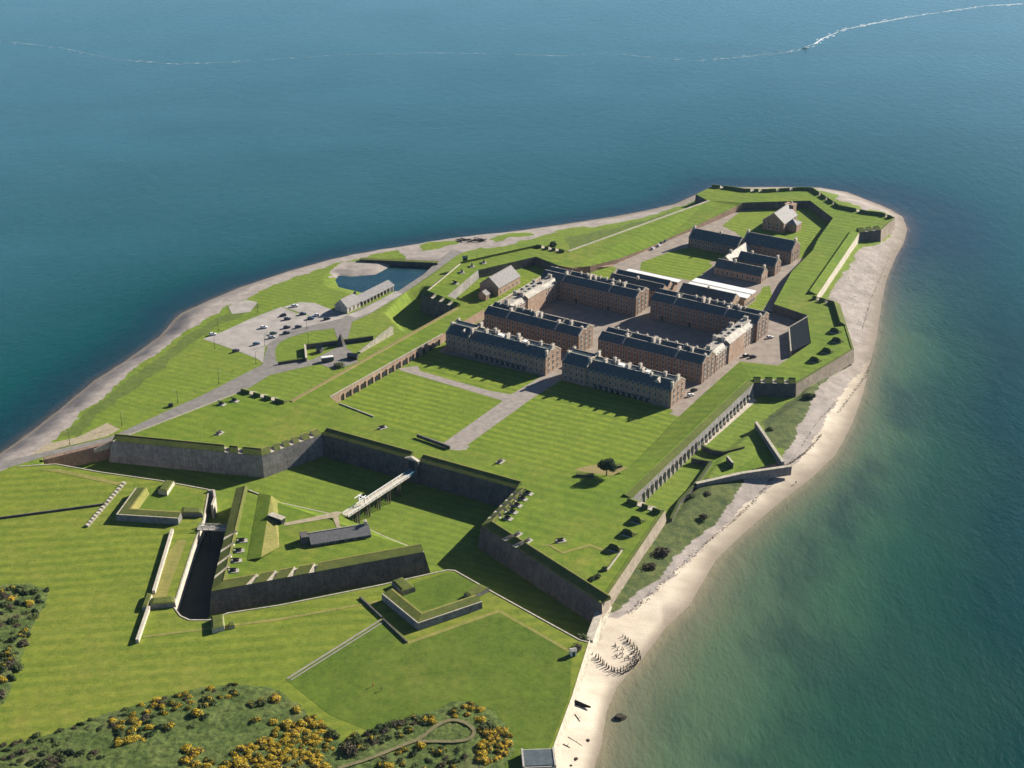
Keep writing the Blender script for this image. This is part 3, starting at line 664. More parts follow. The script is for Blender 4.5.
# redans (places of arms)
def redan(name, label, pl, z, h, refpx, wid, fl, inner):
    pts = PP(z+h, *pl); c = cen(pts); root = thing(name, label, 'redan', (c.x, c.y, z))
    ref = P(*refpx, z+h); off = offsets(pts, ref); mb = MB(); gr = MB()
    for i in range(len(pts)-1):
        a, b = pts[i], pts[i+1]; la = Vector((a.x, a.y, z-.2)); lb = Vector((b.x, b.y, z-.2))
        mb.add([la-off[i]*.4, lb-off[i+1]*.4, b, a], [(0, 1, 2, 3)])
        a1, b1 = a+off[i]*wid, b+off[i+1]*wid; a2, b2 = a+off[i]*(wid+1.0), b+off[i+1]*(wid+1.0); up = Vector((0, 0, .7)); dn = Vector((0, 0, -h+.15))
        gr.add([a, b, b1+up, a1+up], [(0, 1, 2, 3)], 0)
        c1, c2 = a+off[i]*(wid+.8)+up, b+off[i+1]*(wid+.8)+up; a2 += off[i]*.8; b2 += off[i+1]*.8
        gr.add([a1+up, b1+up, c2, c1], [(0, 1, 2, 3)], 1); gr.add([c1, c2, b2+dn, a2+dn], [(0, 1, 2, 3)], 1)
    for a, o in ((pts[0], off[0]), (pts[-1], off[-1])):
        mb.add([Vector((a.x, a.y, z-.2)), a, a+o*wid+Vector((0, 0, .7)), a+o*(wid+1)+Vector((0, 0, -h))], [(0, 1, 2, 3)])
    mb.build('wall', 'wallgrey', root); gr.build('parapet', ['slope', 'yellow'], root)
    cordon(pts, ref, root, .5, .25)
    MB().poly(ccw([P(*q, z+.14) for q in fl])).build('floor', inner, root)
    return root
redan('redan', 'angular turf redan with shadowed outer face near the small grey bridge', [(136, 488), (116.4, 514.7), (178, 518.6)], GZ, 2.9, (170, 500), 4.2, [(150, 488), (129, 512), (176, 516), (198, 519), (204, 496), (170, 485)], 'rampart_plain')
redan('redan', 'angular turf redan with pale coping beside the ravelin tip', [(382, 594), (418, 623.6), (482, 602)], GZ, 2.9, (430, 590), 4.2, [(388, 592), (420, 617), (478, 600), (488, 590), (455, 573), (448, 572)], 'glacis_e')
def mound(label, quad, z, h, mat='slope', wmat='wallgrey'):
    pts = ccw(PP(z+h, *quad)); c = cen(pts); root = thing('traverse', label, 'traverse', (c.x, c.y, z))
    mb = MB(); n_ = len(pts)
    for i in range(n_):
        a, b = pts[i], pts[(i+1) % n_]
        oa = (a-c)*.06; ob = (b-c)*.06
        mb.add([Vector((a.x, a.y, z-.2))+Vector((oa.x, oa.y, 0)), Vector((b.x, b.y, z-.2))+Vector((ob.x, ob.y, 0)), b, a], [(0, 1, 2, 3)])
    mb.build('wall', wmat, root)
    ins = [p.lerp(c, .25)+Vector((0, 0, .35)) for p in pts]
    gm = MB()
    for i in range(n_): j = (i+1) % n_; gm.add([pts[i], pts[j], ins[j], ins[i]], [(0, 1, 2, 3)])
    gm.poly(ins); gm.build('turf', mat, root)
    return root
mound('turfed traverse block at the ditch edge above the redan', [(158, 490), (166, 480), (174, 481), (167, 492)], GZ, 2.0, wmat='pale')
mound('dark sided traverse block between redan and pale ditch wall', [(182, 507), (201, 508), (202, 513.5), (181, 513)], GZ, 1.8)
mound('turfed traverse joining the pale low wall to the ditch', [(151, 598), (174, 596), (175, 603), (150, 605)], GZ, 1.8)
mound('small stone block at the outer end of the pale low wall', [(142, 607), (147, 593), (152, 594), (147, 607)], GZ, 1.6, wmat='pale')
mound('square turfed traverse at the rounded ditch corner', [(211, 616), (223, 614), (224, 626), (212, 629)], GZ, 2.0, wmat='pale')
mound('tiny stone block beside the square traverse', [(229, 622), (234, 621), (235, 626), (229, 627)], GZ, 1.0, wmat='pale')
mound('rough dark mound overgrown with scrub on the redan', [(392, 581), (402, 577), (415, 587), (402, 591)], GZ, 2.2, 'slope')
mound('long dark sided traverse at the ditch edge of the redan', [(464, 593), (480, 584), (489, 588), (470, 597)], GZ, 1.8)
lw = thing('curved_wall', 'sunlit curved wall stub at the north end of the west ditch', 'wall', P(212, 498, GZ))
for a, b in (((208, 491), (214, 491)), ((214, 491), (215, 498)), ((215, 498), (212, 506))):
    MB().wallstrip(P(*a, 1), P(*b, 1), 1.0, DITCH, 1.6).build('wall', 'pale', lw)
# ------------------------------------------------------------------ bridges
def bridge(label, a, b, width, z, mat_deck, rail='white', piers=0, name='bridge'):
    c = (a+b)/2; root = thing(name, label, 'bridge', (c.x, c.y, DITCH))
    d = (b-a); L = d.length; d.normalize(); nn = perp(d)
    MB().box(c-Vector((0, 0, .4)), d*L/2, nn*width/2, (0, 0, .4)).build('deck', mat_deck, root)
    for s_ in (-1, 1):
        r_ = MB(); e = nn*s_*(width/2-.15)
        r_.box(c+e+Vector((0, 0, .95)), d*L/2, nn*.12, (0, 0, .22)); r_.box(c+e+Vector((0, 0, .45)), d*L/2, nn*.06, (0, 0, .16))
        for i in range(int(L/2.5)+1):
            r_.box(a+d*min(L-.1, i*2.5+.05)+e, d*.12, nn*.12, (0, 0, 1.15))
        r_.build('railing', rail, root)
    for i in range(piers):
        p = a+d*L*(i+1)/(piers+1)
        q = MB()
        for s_ in (-.8, 0, .8): q.box(Vector((p.x, p.y, DITCH))+nn*s_*width/2, d*.25, nn*.25, (0, 0, z-.4-DITCH))
        q.box(Vector((p.x, p.y, z-.75)), d*.3, nn*width/2, (0, 0, .34)); q.build('trestle', 'timber', root)
    return root, d, nn
BZ = 1.7
br, d_, nn_ = bridge('long white railed timber bridge leading across the ditch to the main gate', P(345.5, 515.5, BZ), P(407, 475.5, BZ), 3.4, BZ, 'pale', piers=5)
gt = MB(); gp = P(362, 503, BZ)
for s_ in (-1, 1): gt.box(gp+nn_*s_*1.7, d_*.25, nn_*.25, (0, 0, 3.2))
gt.box(gp+Vector((0, 0, 3.2)), d_*.25, nn_*2.0, (0, 0, .35))
for s_ in (-1, 1): gt.box(gp+nn_*s_*1.3-d_*1.0+Vector((0, 0, 3.5)), d_*2.4, nn_*.15, (0, 0, .3))
gt.build('lifting_frame', 'white', br)
db, _, _ = bridge('blue painted drawbridge at the arch of the main gate', P(407, 475.5, BZ), P(413.5, 471, BZ), 3.3, BZ, 'bluepaint', 'bluepaint', name='drawbridge')
bridge('small grey footbridge from the outer field onto the ravelin', P(198, 527.5, 1.2), P(229, 528.5, 1.2), 3.6, 1.2, 'concrete', 'concrete', piers=2)
# main gate: pediment front set in the curtain wall
gc = FCp[0].lerp(FCp[1], .489); gd = (FCp[1]-FCp[0]).normalized(); gn = perp(gd)
if gn.dot(P(380, 500, 0)-gc) < 0: gn = -gn
gh = thing('gatehouse', 'classical main gate with pale pediment at the bridge end', 'gatehouse', (gc.x, gc.y, DITCH))
MB().box(Vector((gc.x, gc.y, DITCH))+gn*.6, gd*3.6, gn*1.2, (0, 0, RT+.9-DITCH)).build('front', 'wall', gh)
pd = []
for s_ in (2.0, .4): pd += [gc+gd*-3.9+gn*s_+Vector((0, 0, .95)), gc+gd*3.9+gn*s_+Vector((0, 0, .95)), gc+gn*s_+Vector((0, 0, 2.5))]
MB().add(pd, [(0, 1, 2), (5, 4, 3), (0, 2, 5, 3), (1, 4, 5, 2), (0, 3, 4, 1)]).build('pediment', 'pale', gh)
am = arch_mesh(3.2, 4.4, .3).build('archway', 'door'); am.parent = gh
am.location = Vector((gc.x, gc.y, BZ))+gn*1.85-ORG[gh.name]; am.rotation_euler = (0, 0, math.atan2(gd.y, gd.x))
# ------------------------------------------------------------------ buildings on the fort's own grid (u along the fronts, v along the axis)
def G(u, v, z=0.0): return UA*u+UB*v+Vector((0, 0, z))
WIN = {}
def win_proto(w, h):
    k = (w, h)
    if k not in WIN:
        mb = MB(); t = .16
        mb.abox(-w/2, w/2, -.1, .02, 0, h, 1)
        mb.abox(-w/2-t, -w/2, -.14, .05, -t, h+t, 0); mb.abox(w/2, w/2+t, -.14, .05, -t, h+t, 0)
        mb.abox(-w/2, w/2, -.14, .05, h, h+t, 0); mb.abox(-w/2-.1, w/2+.1, -.2, .05, -t*1.6, -.001, 0)
        mb.abox(-w/2, w/2, -.13, -.1, h*.48, h*.52, 0)
        me_o = mb.build('window', ['frame', 'pane']); me = me_o.data; bpy.data.objects.remove(me_o); WIN[k] = me
    return WIN[k]
def put(parent, name, me, p, ang):
    o = bpy.data.objects.new(name, me); COL.objects.link(o); o.parent = parent
    o.location = p-ORG[parent.name]; o.rotation_euler = (0, 0, ang); return o
def building(name, label, cat, o, ua, L, D, prof, wall='brick', roof='slate', segs=None, skews=(), chim=(), rows=(1.2, 4.6, 8.0), cols=12, gcols=3, win=(1.15, 1.9), doors=(), group=None, rgab=True, lgab=False, roofth=.22, gwall=None, cap='coping', back=False):
    ub = perp(ua); root = thing(name, label, cat, tuple(o), group=group)
    ang = math.atan2(ua.y, ua.x); e = prof[0][1]
    W = lambda u, v, z: o+ua*u+ub*v+Vector((0, 0, z))
    for (u0, u1, dz, pv) in (segs or [(0, L, 0, 0)]):
        pr = [(v if i else v-pv, z+dz) for i, (v, z) in enumerate(prof)]
        wl = MB(); f0 = [W(u0, pr[0][0], 0)]+[W(u0, v, z) for v, z in pr]+[W(u0, D, 0)]
        f1 = [W(u1, pr[0][0], 0)]+[W(u1, v, z) for v, z in pr]+[W(u1, D, 0)]; k = len(f0)
        wl.add([f0[0], f1[0], f1[1], f0[1]], [(0, 1, 2, 3)]); wl.add([f1[-1], f0[-1], f0[-2], f1[-2]], [(0, 1, 2, 3)])
        wl.add(f1, [tuple(range(k))]); wl.add(f0, [tuple(range(k-1, -1, -1))])
        wl.build('wall', wall, root)
        rf = MB(); oh = .35
        for i in range(len(pr)-1):
            (va, za), (vb, zb_) = pr[i], pr[i+1]; s_ = (zb_-za)/(vb-va)
            if i == 0: va -= oh; za -= oh*s_
            if i == len(pr)-2: vb += oh; zb_ += oh*s_
            q = [W(u0-.05, va, za+.03), W(u1+.05, va, za+.03), W(u1+.05, vb, zb_+.03), W(u0-.05, vb, zb_+.03)]
            q2 = [p+Vector((0, 0, roofth)) for p in q]
            rf.add(q+q2, [(3, 2, 1, 0), (4, 5, 6, 7), (0, 1, 5, 4), (1, 2, 6, 5), (2, 3, 7, 6), (3, 0, 4, 7)])
        rf.build('roof', roof, root)
        rd = MB()
        for i in range(1, len(pr)-1):
            if pr[i][1] > pr[i-1][1]+.2 and pr[i][1] >= pr[i+1][1]: rd.box(W((u0+u1)/2, pr[i][0], pr[i][1]+.2), ua*(u1-u0)/2, ub*.22, (0, 0, .2))
        if rd.v: rd.build('ridge', 'lead', root)
    for (u, dz) in skews:
        sk = MB(); pr = [(v, z+dz) for v, z in prof]
        for i in range(len(pr)-1):
            (va, za), (vb, zb_) = pr[i], pr[i+1]
            q = [W(u-.4, va, za), W(u+.4, va, za), W(u+.4, vb, zb_), W(u-.4, vb, zb_)]; q2 = [p+Vector((0, 0, .75)) for p in q]
            sk.add(q+q2, [(3, 2, 1, 0), (4, 5, 6, 7), (0, 1, 5, 4), (1, 2, 6, 5), (2, 3, 7, 6), (3, 0, 4, 7)])
        sk.build('gable_coping', cap, root)
    for (u, v, z1, du, dv) in chim:
        c_ = MB(); c_.box(W(u, v, e-.5), ua*du/2, ub*dv/2, (0, 0, z1-e+.5)); c_.box(W(u, v, z1), ua*(du/2+.15), ub*(dv/2+.15), (0, 0, .3))
        k = max(2, int(dv/.7))
        for i in range(k): c_.cyl(W(u, v+dv*((i+.5)/k-.5), z1+.3), W(u, v+dv*((i+.5)/k-.5), z1+1.0), .2, .17, 6)
        c_.build('chimney', 'chim', next((x for x in root.children if x.name.split('.')[0] == 'roof'), root))
    me = win_proto(*win)
    for z in rows:
        for i in range(cols): put(root, 'window', me, W(L*(i+.7)/(cols+.4), -.03-(segs[0][3] if segs and L*(i+.7)/(cols+.4) < segs[0][1] else 0), z), ang)
        if rgab:
            for i in range(gcols): put(root, 'window', me, W(L+.03, D*(i+.75)/(gcols+.5), z), ang+math.pi/2)
        if lgab:
            for i in range(gcols): put(root, 'window', me, W(-.03, D*(i+.75)/(gcols+.5), z), ang-math.pi/2)
    for (u, w, h) in doors:
        d_ = arch_mesh(w, h, .3).build('door', 'door', root, local=True); d_.location = W(u, -.05, .02)-ORG[root.name]; d_.rotation_euler = (0, 0, ang)
    return root
fp = [(0, 9.6), (5.4, 13.0), (8, 12.2), (10.6, 13.0), (16, 9.6)]
def front(label, u0, v0, L):
    ch = [(14.8, 3.6, 14.6, 1.3, 1.6), (14.8, 12.4, 15.2, 1.3, 2.4), (.6, 5, 14.8, 1.2, 1.6), (.6, 11, 14.8, 1.2, 1.6), (L-.7, 2.2, 13.6, 1.2, 1.5), (L-.7, 8, 15.2, 1.3, 2.6)]
    ch += [(u, v, z, 1.3, w) for u, v, z, w in ((22, 7, 14.6, 2.6), (26, 9.8, 15.2, 1.5), (28.6, 8.6, 14.8, 2.0), (35.5, 7.5, 14.9, 3.4), (41, 10.0, 15.3, 2.0), (44, 6.8, 14.8, 2.8), (50, 5, 14.4, 1.6), (56, 9, 14.8, 1.5))]
    b = building('barrack_block', label, 'barracks', G(u0, v0), UA, L, 16, fp, 'ashlar', segs=[(0, 14.5, 1.0, .8), (14.5, L, 0, 0)], skews=[(14.6, 1.0), (L-.3, 0), (.3, 1.0)], chim=ch, cols=19, gcols=3, doors=[(20+i*3.4, 2.0, 2.6) for i in range(10)], gwall=1)
    # lead flats, rooflights and dormer on the roof
    for u, w in ((31, 3.2), (46.5, 2.4)):
        MB().box(G(u0+u, v0+8, 12.3), UA*w/2, UB*1.4, (0, 0, 1.3)).build('roof_lantern', 'whiteroof', [x for x in b.children if x.name.split('.')[0] == 'roof'][-1])
    dm_ = MB(); p = G(u0+10 if u0 < -400 else u0+55, v0+3.0, 11.6); q = UA*1.9
    dm_.add([p-q-UB*1.2, p+q-UB*1.2, p-UB*1.2+Vector((0, 0, 2.2)), p-q+UB*2.2, p+q+UB*2.2, p+UB*2.2+Vector((0, 0, 2.2))], [(0, 1, 2), (0, 2, 5, 3), (1, 4, 5, 2)])
    dm_.build('dormer', 'pale', [x for x in b.children if x.name.split('.')[0] == 'roof'][0])
    return b
front('front barrack block left of the central path, facing the parade lawn', -419.5, 588.5, 64.5)
front('front barrack block right of the central path, sunlit gable by the white car', -345, 589.5, 64.3)
lp = [(0, 11.6), (4.6, 14.4), (8, 12.9), (11.4, 14.4), (16, 11.6)]
def longb(label, u0, v0, L, prof=lp, rows=(1.0, 3.7, 6.4, 9.1), sk=(15, 47), cols=18, ch=()):
    c_ = [(u, v, z, 1.2, w) for u, v, z, w in ((15.2, 5, 16.0, 2.2), (30, 8, 16.2, 3.0), (33, 8.4, 16.0, 2.2), (47, 4.6, 15.9, 2.0), (53, 8, 15.8, 2.0), (L-.8, 4.6, 15.4, 1.1))]+list(ch)
    return building('barrack_block', label, 'barracks', G(u0, v0), UA, L, 16, prof, 'brick', skews=[(s_, 0) for s_ in sk]+[(L-.3, -.1)], chim=c_, rows=rows, cols=cols, gcols=3, doors=[(8, 1.6, 2.6), (L*.38, 1.6, 2.6), (L*.72, 1.6, 2.6)])
longb('second barrack block on the left, just behind the front left block', -416, 621, 62.5, ch=[(4+i*5.2, 10.6, 15.5, 1.0, 1.0) for i in range(6)])
longb('second barrack block on the right, long pale ridges above the front right block', -343, 624, 63, ch=[(6+i*6.0, 11.4, 15.3, 1.0, 1.0) for i in range(9)])
longb('third barrack block on the left, facing the shadowed courtyard', -419, 688, 65.5, ch=[(22+i*4.4, 10.6, 15.4, 1.0, 1.2) for i in range(8)])
longb('third barrack block on the right, closing the courtyard of white roof flats', -345.5, 691, 67.5, ch=[(24+i*4.4, 10.6, 15.4, 1.0, 1.2) for i in range(8)])
wp = [(0, 11.2), (2.4, 13.3), (7.4, 13.3), (9.8, 11.2)]
def wing(label, u, v0, L, mids):
    b = building('barrack_wing', label, 'barracks', G(u, v0), UB, L, 9.8, wp, 'brickl', 'lead', segs=[(.05, L*.3, -.6, 0), (L*.3+.02, L*.7, .8, .9), (L*.7+.02, L-.05, -.6, 0)], rows=(1.0, 3.8, 6.6, 9.3), cols=14, rgab=False, doors=[(L*.5, 1.8, 2.8)],
                 chim=[(L*.29, 2.6, 15.2, 1.4, 2.0), (L*.29, 7.6, 15.0, 1.4, 2.2), (L*.71, 2.6, 15.2, 1.4, 2.0), (L*.71, 7.6, 15.0, 1.4, 2.2), (1, 5, 14.6, 1.2, 2.4), (L-1, 5, 14.6, 1.2, 2.4)])
    for i in range(mids): # small dark rooflights on the pale flat
        p = G(u, v0)+UB*(L*.36+i*2.7)-UA*(6.8 if i % 2 else 3.4)
        MB().box(p+Vector((0, 0, 14.25)), UB*.7, UA*.9, (0, 0, .5)).build('rooflight', 'glass', b)
    return b
wing('cross wing with cream roof joining the left barrack blocks', -407, 637.4, 50.2, 7)
wing('cross wing with cream roof and long sunlit facade joining the right barrack blocks', -279.8, 640.4, 50.2, 7)
sp = [(0, 7.0), (4, 10.6), (8, 7.8), (12, 10.6), (16, 7.0)]
b1 = building('store_building', 'twin gabled stone store with one white lean-to roof behind', 'store', G(-386.6, 714.5), UA, 36.2, 16, sp, 'brickl', rows=(1.2, 4.3), cols=9, gcols=2, chim=[(18, 4, 12, 1.2, 1.2)], doors=[(14, 2, 2.8)], skews=[(.3, -.1)])
an = MB().box(G(-368, 733.6), UA*17, UB*2.9, (0, 0, 6.5)).build('annex', 'brickl', b1)
MB().box(G(-366, 733.8, 8.3), UA*18, UB*2.4, (0, 0, .35)).build('annex_roof', 'whiteroof', b1); MB().box(G(-366, 733.8, 6.5), UA*17.6, UB*2.2, (0, 0, 1.8)).build('annex_wall', 'brickl', b1)
b2 = building('store_building', 'stone store with two long white roofs behind, near the rampart road', 'store', G(-342, 721), UA, 35, 11, [(0, 7.0), (5.5, 11), (11, 7.0)], 'brickl', rows=(1.2, 4.3), cols=9, gcols=2, chim=[(17, 5.5, 12.2, 1.2, 1.2)], doors=[(17, 2, 2.8)], skews=[(34.7, -.1)])
ax = MB().box(G(-323.5, 740.6), UA*19.5, UB*8.5, (0, 0, 6.4)).build('annex', 'brickl', b2)
for i, vv in enumerate((736.6, 744.6)):
    MB().box(G(-323.5, vv, 6.41), UA*20, UB*3.1, (0, 0, .8)).build('annex_roof', 'whiteroof', b2)
for i in range(5): put(b2, 'window', win_proto(1.15, 1.9), G(-323.5+19.53, 734.5+i*3, 1.4), AA+math.pi/2)
building('barrack_range', 'low two storey range at the far left of the back lawn', 'barracks', G(-381, 814), UA, 35.5, 13, [(0, 6.6), (6.5, 11.2), (13, 6.6)], 'brick', rows=(1.2, 4.1), cols=11, gcols=2, chim=[(1, 6.5, 12.8, 1.2, 1.6), (20, 6.5, 12.6, 1.2, 1.4)], skews=[(.3, 0), (35.2, 0)])
building('barrack_range', 'tall gabled range right of the back lawn, pale gable end near the chapel', 'barracks', G(-345.3, 820), UA, 34.5, 15, [(0, 8.2), (7.5, 13.2), (15, 8.2)], 'brick', rows=(1.2, 4.6), cols=9, gcols=3, chim=[(33.7, 7.5, 15, 1.3, 2.2), (.8, 7.5, 14.6, 1.2, 1.8)], skews=[(.3, 0), (34.2, 0)])
building('barrack_range', 'small slate roofed range in front with a crow chimney gable', 'barracks', G(-345, 777.5), UA, 32.3, 9.5, [(0, 4.8), (4.75, 8.6), (9.5, 4.8)], 'brickl', rows=(1.1,), cols=9, gcols=2, chim=[(31.6, 4.7, 10.4, 1.2, 1.8), (12, 4.7, 10.2, 1.2, 1.4)], skews=[(32, 0)])
building('barrack_range', 'small range behind it with a blank pale chimney gable', 'barracks', G(-337, 794.5), UA, 26, 9.5, [(0, 6.2), (4.75, 10), (9.5, 6.2)], 'brick', rows=(1.2, 3.8), cols=7, gcols=1, chim=[(25.3, 4.7, 11.8, 1.2, 1.8), (8, 4.7, 11.4, 1.2, 1.4)], skews=[(25.7, 0)])
building('cross_range', 'short pale roofed cross range linking the back buildings', 'barracks', G(-338.2, 787.6), UB, 31, 8, [(0, 5.6), (4, 9), (8, 5.6)], 'brickl', 'lead', rows=(1.2, 3.6), cols=4, rgab=False, chim=[(8, 4, 10.8, 1.2, 1.4)])
# chapel
cp = building('chapel', 'grey chapel with pale roof and low tower inside the point battery', 'chapel', G(-338.5, 874), UB, 24, 15.5, [(0, 6.4), (7.75, 12.6), (15.5, 6.4)], 'ashlar', 'slategrey', rows=(1.4, 3.9), cols=4, gcols=2, rgab=False, lgab=True, skews=[(.3, 0)])
MB().box(G(-345.5, 901.5), UA*3.3, UB*3.0, (0, 0, 11.5)).box(G(-345.5, 901.5, 11.5), UA*3.5, UB*3.2, (0, 0, .9)).build('tower', 'ashlar', cp)
MB().box(G(-334.7, 884), UA*3.4, UB*4.5, (0, 0, 5.2)).build('porch', 'ashlar', cp)
pz = [G(-331, 879.2, 5.2), G(-331, 888.8, 5.2), G(-338.4, 888.8, 5.2), G(-338.4, 879.2, 5.2)]; ct = G(-336.5, 884, 8.0)
MB().add(pz+[ct], [(0, 1, 4), (1, 2, 4), (2, 3, 4), (3, 0, 4)]).build('porch_roof', 'slategrey', cp)
MB().box(G(-345.5, 903.5, 12.3), UA*.5, UB*.5, (0, 0, 1.2)).build('finial', 'coping', cp)
# magazine and its shed
mg = building('magazine', 'stout old powder magazine with broad grey slate roof in its walled yard', 'magazine', G(-439, 671), UB, 25, 13.5, [(0, 5.4), (6.75, 10.8), (13.5, 5.4)], 'brickl', 'slategrey', rows=(1.6,), cols=5, gcols=1, rgab=False, win=(.8, 1.2), skews=[(.3, -.1)], cap='slategrey')
building('shed', 'small stone shed standing before the old magazine', 'shed', G(-441.5, 661), UB, 5, 5, [(0, 3.4), (2.75, 5.2), (5.5, 3.4)], 'brickl', 'slategrey', rows=(1,), cols=1, gcols=1, win=(.8, 1.2))
yw = thing('yard_wall', 'tall straight wall with pale coping beside the old magazine', 'wall', P(520, 290, 0))
ya, yb = P(486.5, 309, 4.5), P(559, 266.5, 4.5)
MB().wallstrip(ya, yb, .9, -.1, 4.5).build('wall', 'brickl', yw); MB().wallstrip(ya, yb, 1.2, 4.5, 4.8).build('coping', 'coping', yw)
# long building by the pond
pb = building('visitor_building', 'long grey roofed building by the pond with its open front', 'visitor building', G(-499.5, 600), UB, 13, 9.5, [(0, 3.6), (4.75, 7.6), (9.5, 3.6)], 'pale', 'slategrey', rows=(.9,), cols=3, rgab=False, lgab=False)
q_ = G(-499.5, 613.2)
MB().box(G(-503.3, 629.4), UB*15.8, UA*3.0, (0, 0, 3.2)).build('wall', 'wall', pb)
ll = [G(-498.6, 613.3, 3.0), G(-498.6, 645.6, 3.0), G(-503.6, 645.6, 5.6), G(-503.6, 613.3, 5.6), G(-507.4, 645.6, 3.2), G(-507.4, 613.3, 3.2)]
MB().add(ll+[v+Vector((0, 0, .25)) for v in ll], [(6, 7, 8, 9), (9, 8, 10, 11), (0, 1, 7, 6), (1, 2, 8, 7), (0, 3, 2, 1), (5, 4, 2, 3), (0, 6, 9, 3), (2, 4, 10, 8)]).build('roof', 'slategrey', pb)
for i in range(10): MB().box(G(-499.0, 614.5+i*3.3), UA*.2, UB*.25, (0, 0, 3.1)).build('post', 'pale', pb)
MB().box(G(-504, 613.4, 5), UA*.5, UB*.5, (0, 0, 3.6)).build('chimney', 'iron', pb)
# quay wall
qw = thing('quay_wall', 'dark weedy quay wall closing the seaward side of the pond', 'wall', P(400, 262, -2))
MB().wallstrip(P(360, 259, 1.2), P(438, 262.5, 1.2), 3.2, -4, 1.2).build('wall', 'wall', qw); MB().wallstrip(P(360, 259, 1.2), P(438, 262.5, 1.2), 3.5, 1.2, 1.6).build('turf', 'slope', qw)
# guardhouse in the ravelin
ga, gb = P(311.5, 552, 2.0), P(371.5, 542, 2.0); gu = (gb-ga); gl = gu.length; gu = Vector((gu.x, gu.y, 0)).normalized()
g_ = building('guardhouse', 'long low guardhouse with grey slate roof inside the ravelin', 'guardhouse', Vector((ga.x, ga.y, 3.4)), gu, gl, 7.4, [(0, 2.3), (5.2, 4.6), (7.4, 3.0)], 'wall', 'greyslate', rows=(.8,), cols=6, gcols=1, chim=[(gl-1.2, 5.4, 6.0, 1, 1.4)], cap='slategrey', win=(.8, 1.2))
MB().box(Vector((ga.x, ga.y, RZ-.4))-gu*1.8+perp(gu)*5.2, gu*1.6, perp(gu)*2.4, (0, 0, 4.0)).build('porch', 'wall', g_)
# bunker by the beach at the bottom edge
bk = thing('bunker', 'flat roofed dark concrete bunker beside the beach wall', 'bunker', P(538, 762, GZ))
bu = Vector((1, .06, 0)); bv = perp(bu)
bc = P(538.5, 763, GZ)
MB().box(bc, bu*5.6, bv*4.6, (0, 0, 2.2)).build('body', 'concrete', bk); MB().box(bc+Vector((0, 0, 2.2)), bu*5.0, bv*4.0, (0, 0, .25)).build('roof', 'slate', bk)
for s_ in (-1, 1): MB().box(bc+bu*s_*5.3+Vector((0, 0, 2.2)), bu*.3, bv*4.6, (0, 0, .5)).build('rim', 'concrete', bk)
# pit walls of the point battery casemates, buildings in the middle bastion court
pbd = thing('ramp_wall', 'stone ramp climbing from the rampart road onto the green bank', 'ramp', P(590, 270, 0))
MB().add([P(573, 276, 0), P(612, 266.5, 0), P(618, 261, .3), P(572, 268.5, RT+.05), P(578, 266.5, RT+.05)], [(0, 1, 2, 3), (2, 4, 3)]).build('wall', 'brick', pbd)
lc = [P(808.5, 316.5, 5.3), P(811.5, 342, 5.3), P(791, 352, 3.0), P(789, 328, 3.0)]
cc = cen(lc); ct = thing('lean_to', 'dark slate lean-to range against the far wall of the middle bastion court', 'building', (cc.x, cc.y, 0))
m1 = MB(); dn_ = [Vector((p.x, p.y, -.1)) for p in lc]; m1.add(dn_+lc, [(0, 1, 5, 4), (1, 2, 6, 5), (2, 3, 7, 6), (3, 0, 4, 7)]); m1.build('wall', 'brickl', ct)
m2 = MB(); hi_ = [p.lerp(cc+Vector((0, 0, p.z)), -.03) for p in lc]; m2.add([p+Vector((0, 0, .05)) for p in hi_]+[p+Vector((0, 0, .3)) for p in hi_], [(0, 1, 2, 3), (4, 5, 6, 7), (0, 1, 5, 4), (1, 2, 6, 5), (2, 3, 7, 6), (3, 0, 4, 7)]); m2.build('roof', 'darkslate', ct)
MB().wallstrip(lc[3], lc[2], .6, 0, 3.6).build('parapet', 'coping', ct); MB().wallstrip(lc[0], lc[3], .6, 0, (5.9, 3.6)).build('parapet', 'coping', ct)
# gun pits on the bastions
def gun_pit():
    root = thing('traverse', 'x', 'traverse', (0, 0, 0), group='turf traverses on the ramparts')
    w_ = MB(); f = [(-2.7, -1.5, -.1), (2.7, -1.5, -.1), (2.3, -1.2, 2.2), (1.2, -1.0, 2.9), (-1.2, -1.0, 2.9), (-2.3, -1.2, 2.2)]
    w_.add(f, [(0, 1, 2, 3, 4, 5)]); w_.build('face', 'shadeturf', root, local=True)
    t_ = MB(); bk_ = [(-3.6, 2.6, -.1), (3.6, 2.6, -.1)]
    t_.add(f+bk_, [(1, 7, 2), (2, 7, 3), (3, 7, 6, 4), (4, 6, 5), (5, 6, 0)]); t_.build('turf', 'slope', root, local=True, smooth=False)
    MB().abox(-2.2, 2.2, -2.5, -1.5, -.1, .1).build('paving', 'concrete', root, local=True)
    MB().abox(-.5, .5, -1.52, -1.3, 0, 1.7).build('door', 'door', root, local=True)
    return root
gpit = gun_pit(); first = True
for px, py, lb in ((637, 521, 'turf traverse nearest the stepped parapet corner on the beach bastion'), (628.5, 534, 'turf traverse in the middle of the line on the beach bastion'), (615, 549, 'turf traverse nearest the shallow hollow on the beach bastion'), (835, 332, 'upper big turf traverse near the sea edge of the middle bastion'), (837, 341.5, 'second turf traverse from the parapet on the middle bastion'), (827, 352, 'third turf traverse from the parapet on the middle bastion'), (815, 361, 'lowest turf traverse on the middle bastion, next to its court')):
    q_ = gpit if first else dup(gpit, (0, 0, 0)); first = False
    q_.location = P(px, py, RT+.02); q_.rotation_euler = (0, 0, AA); q_['label'] = lb
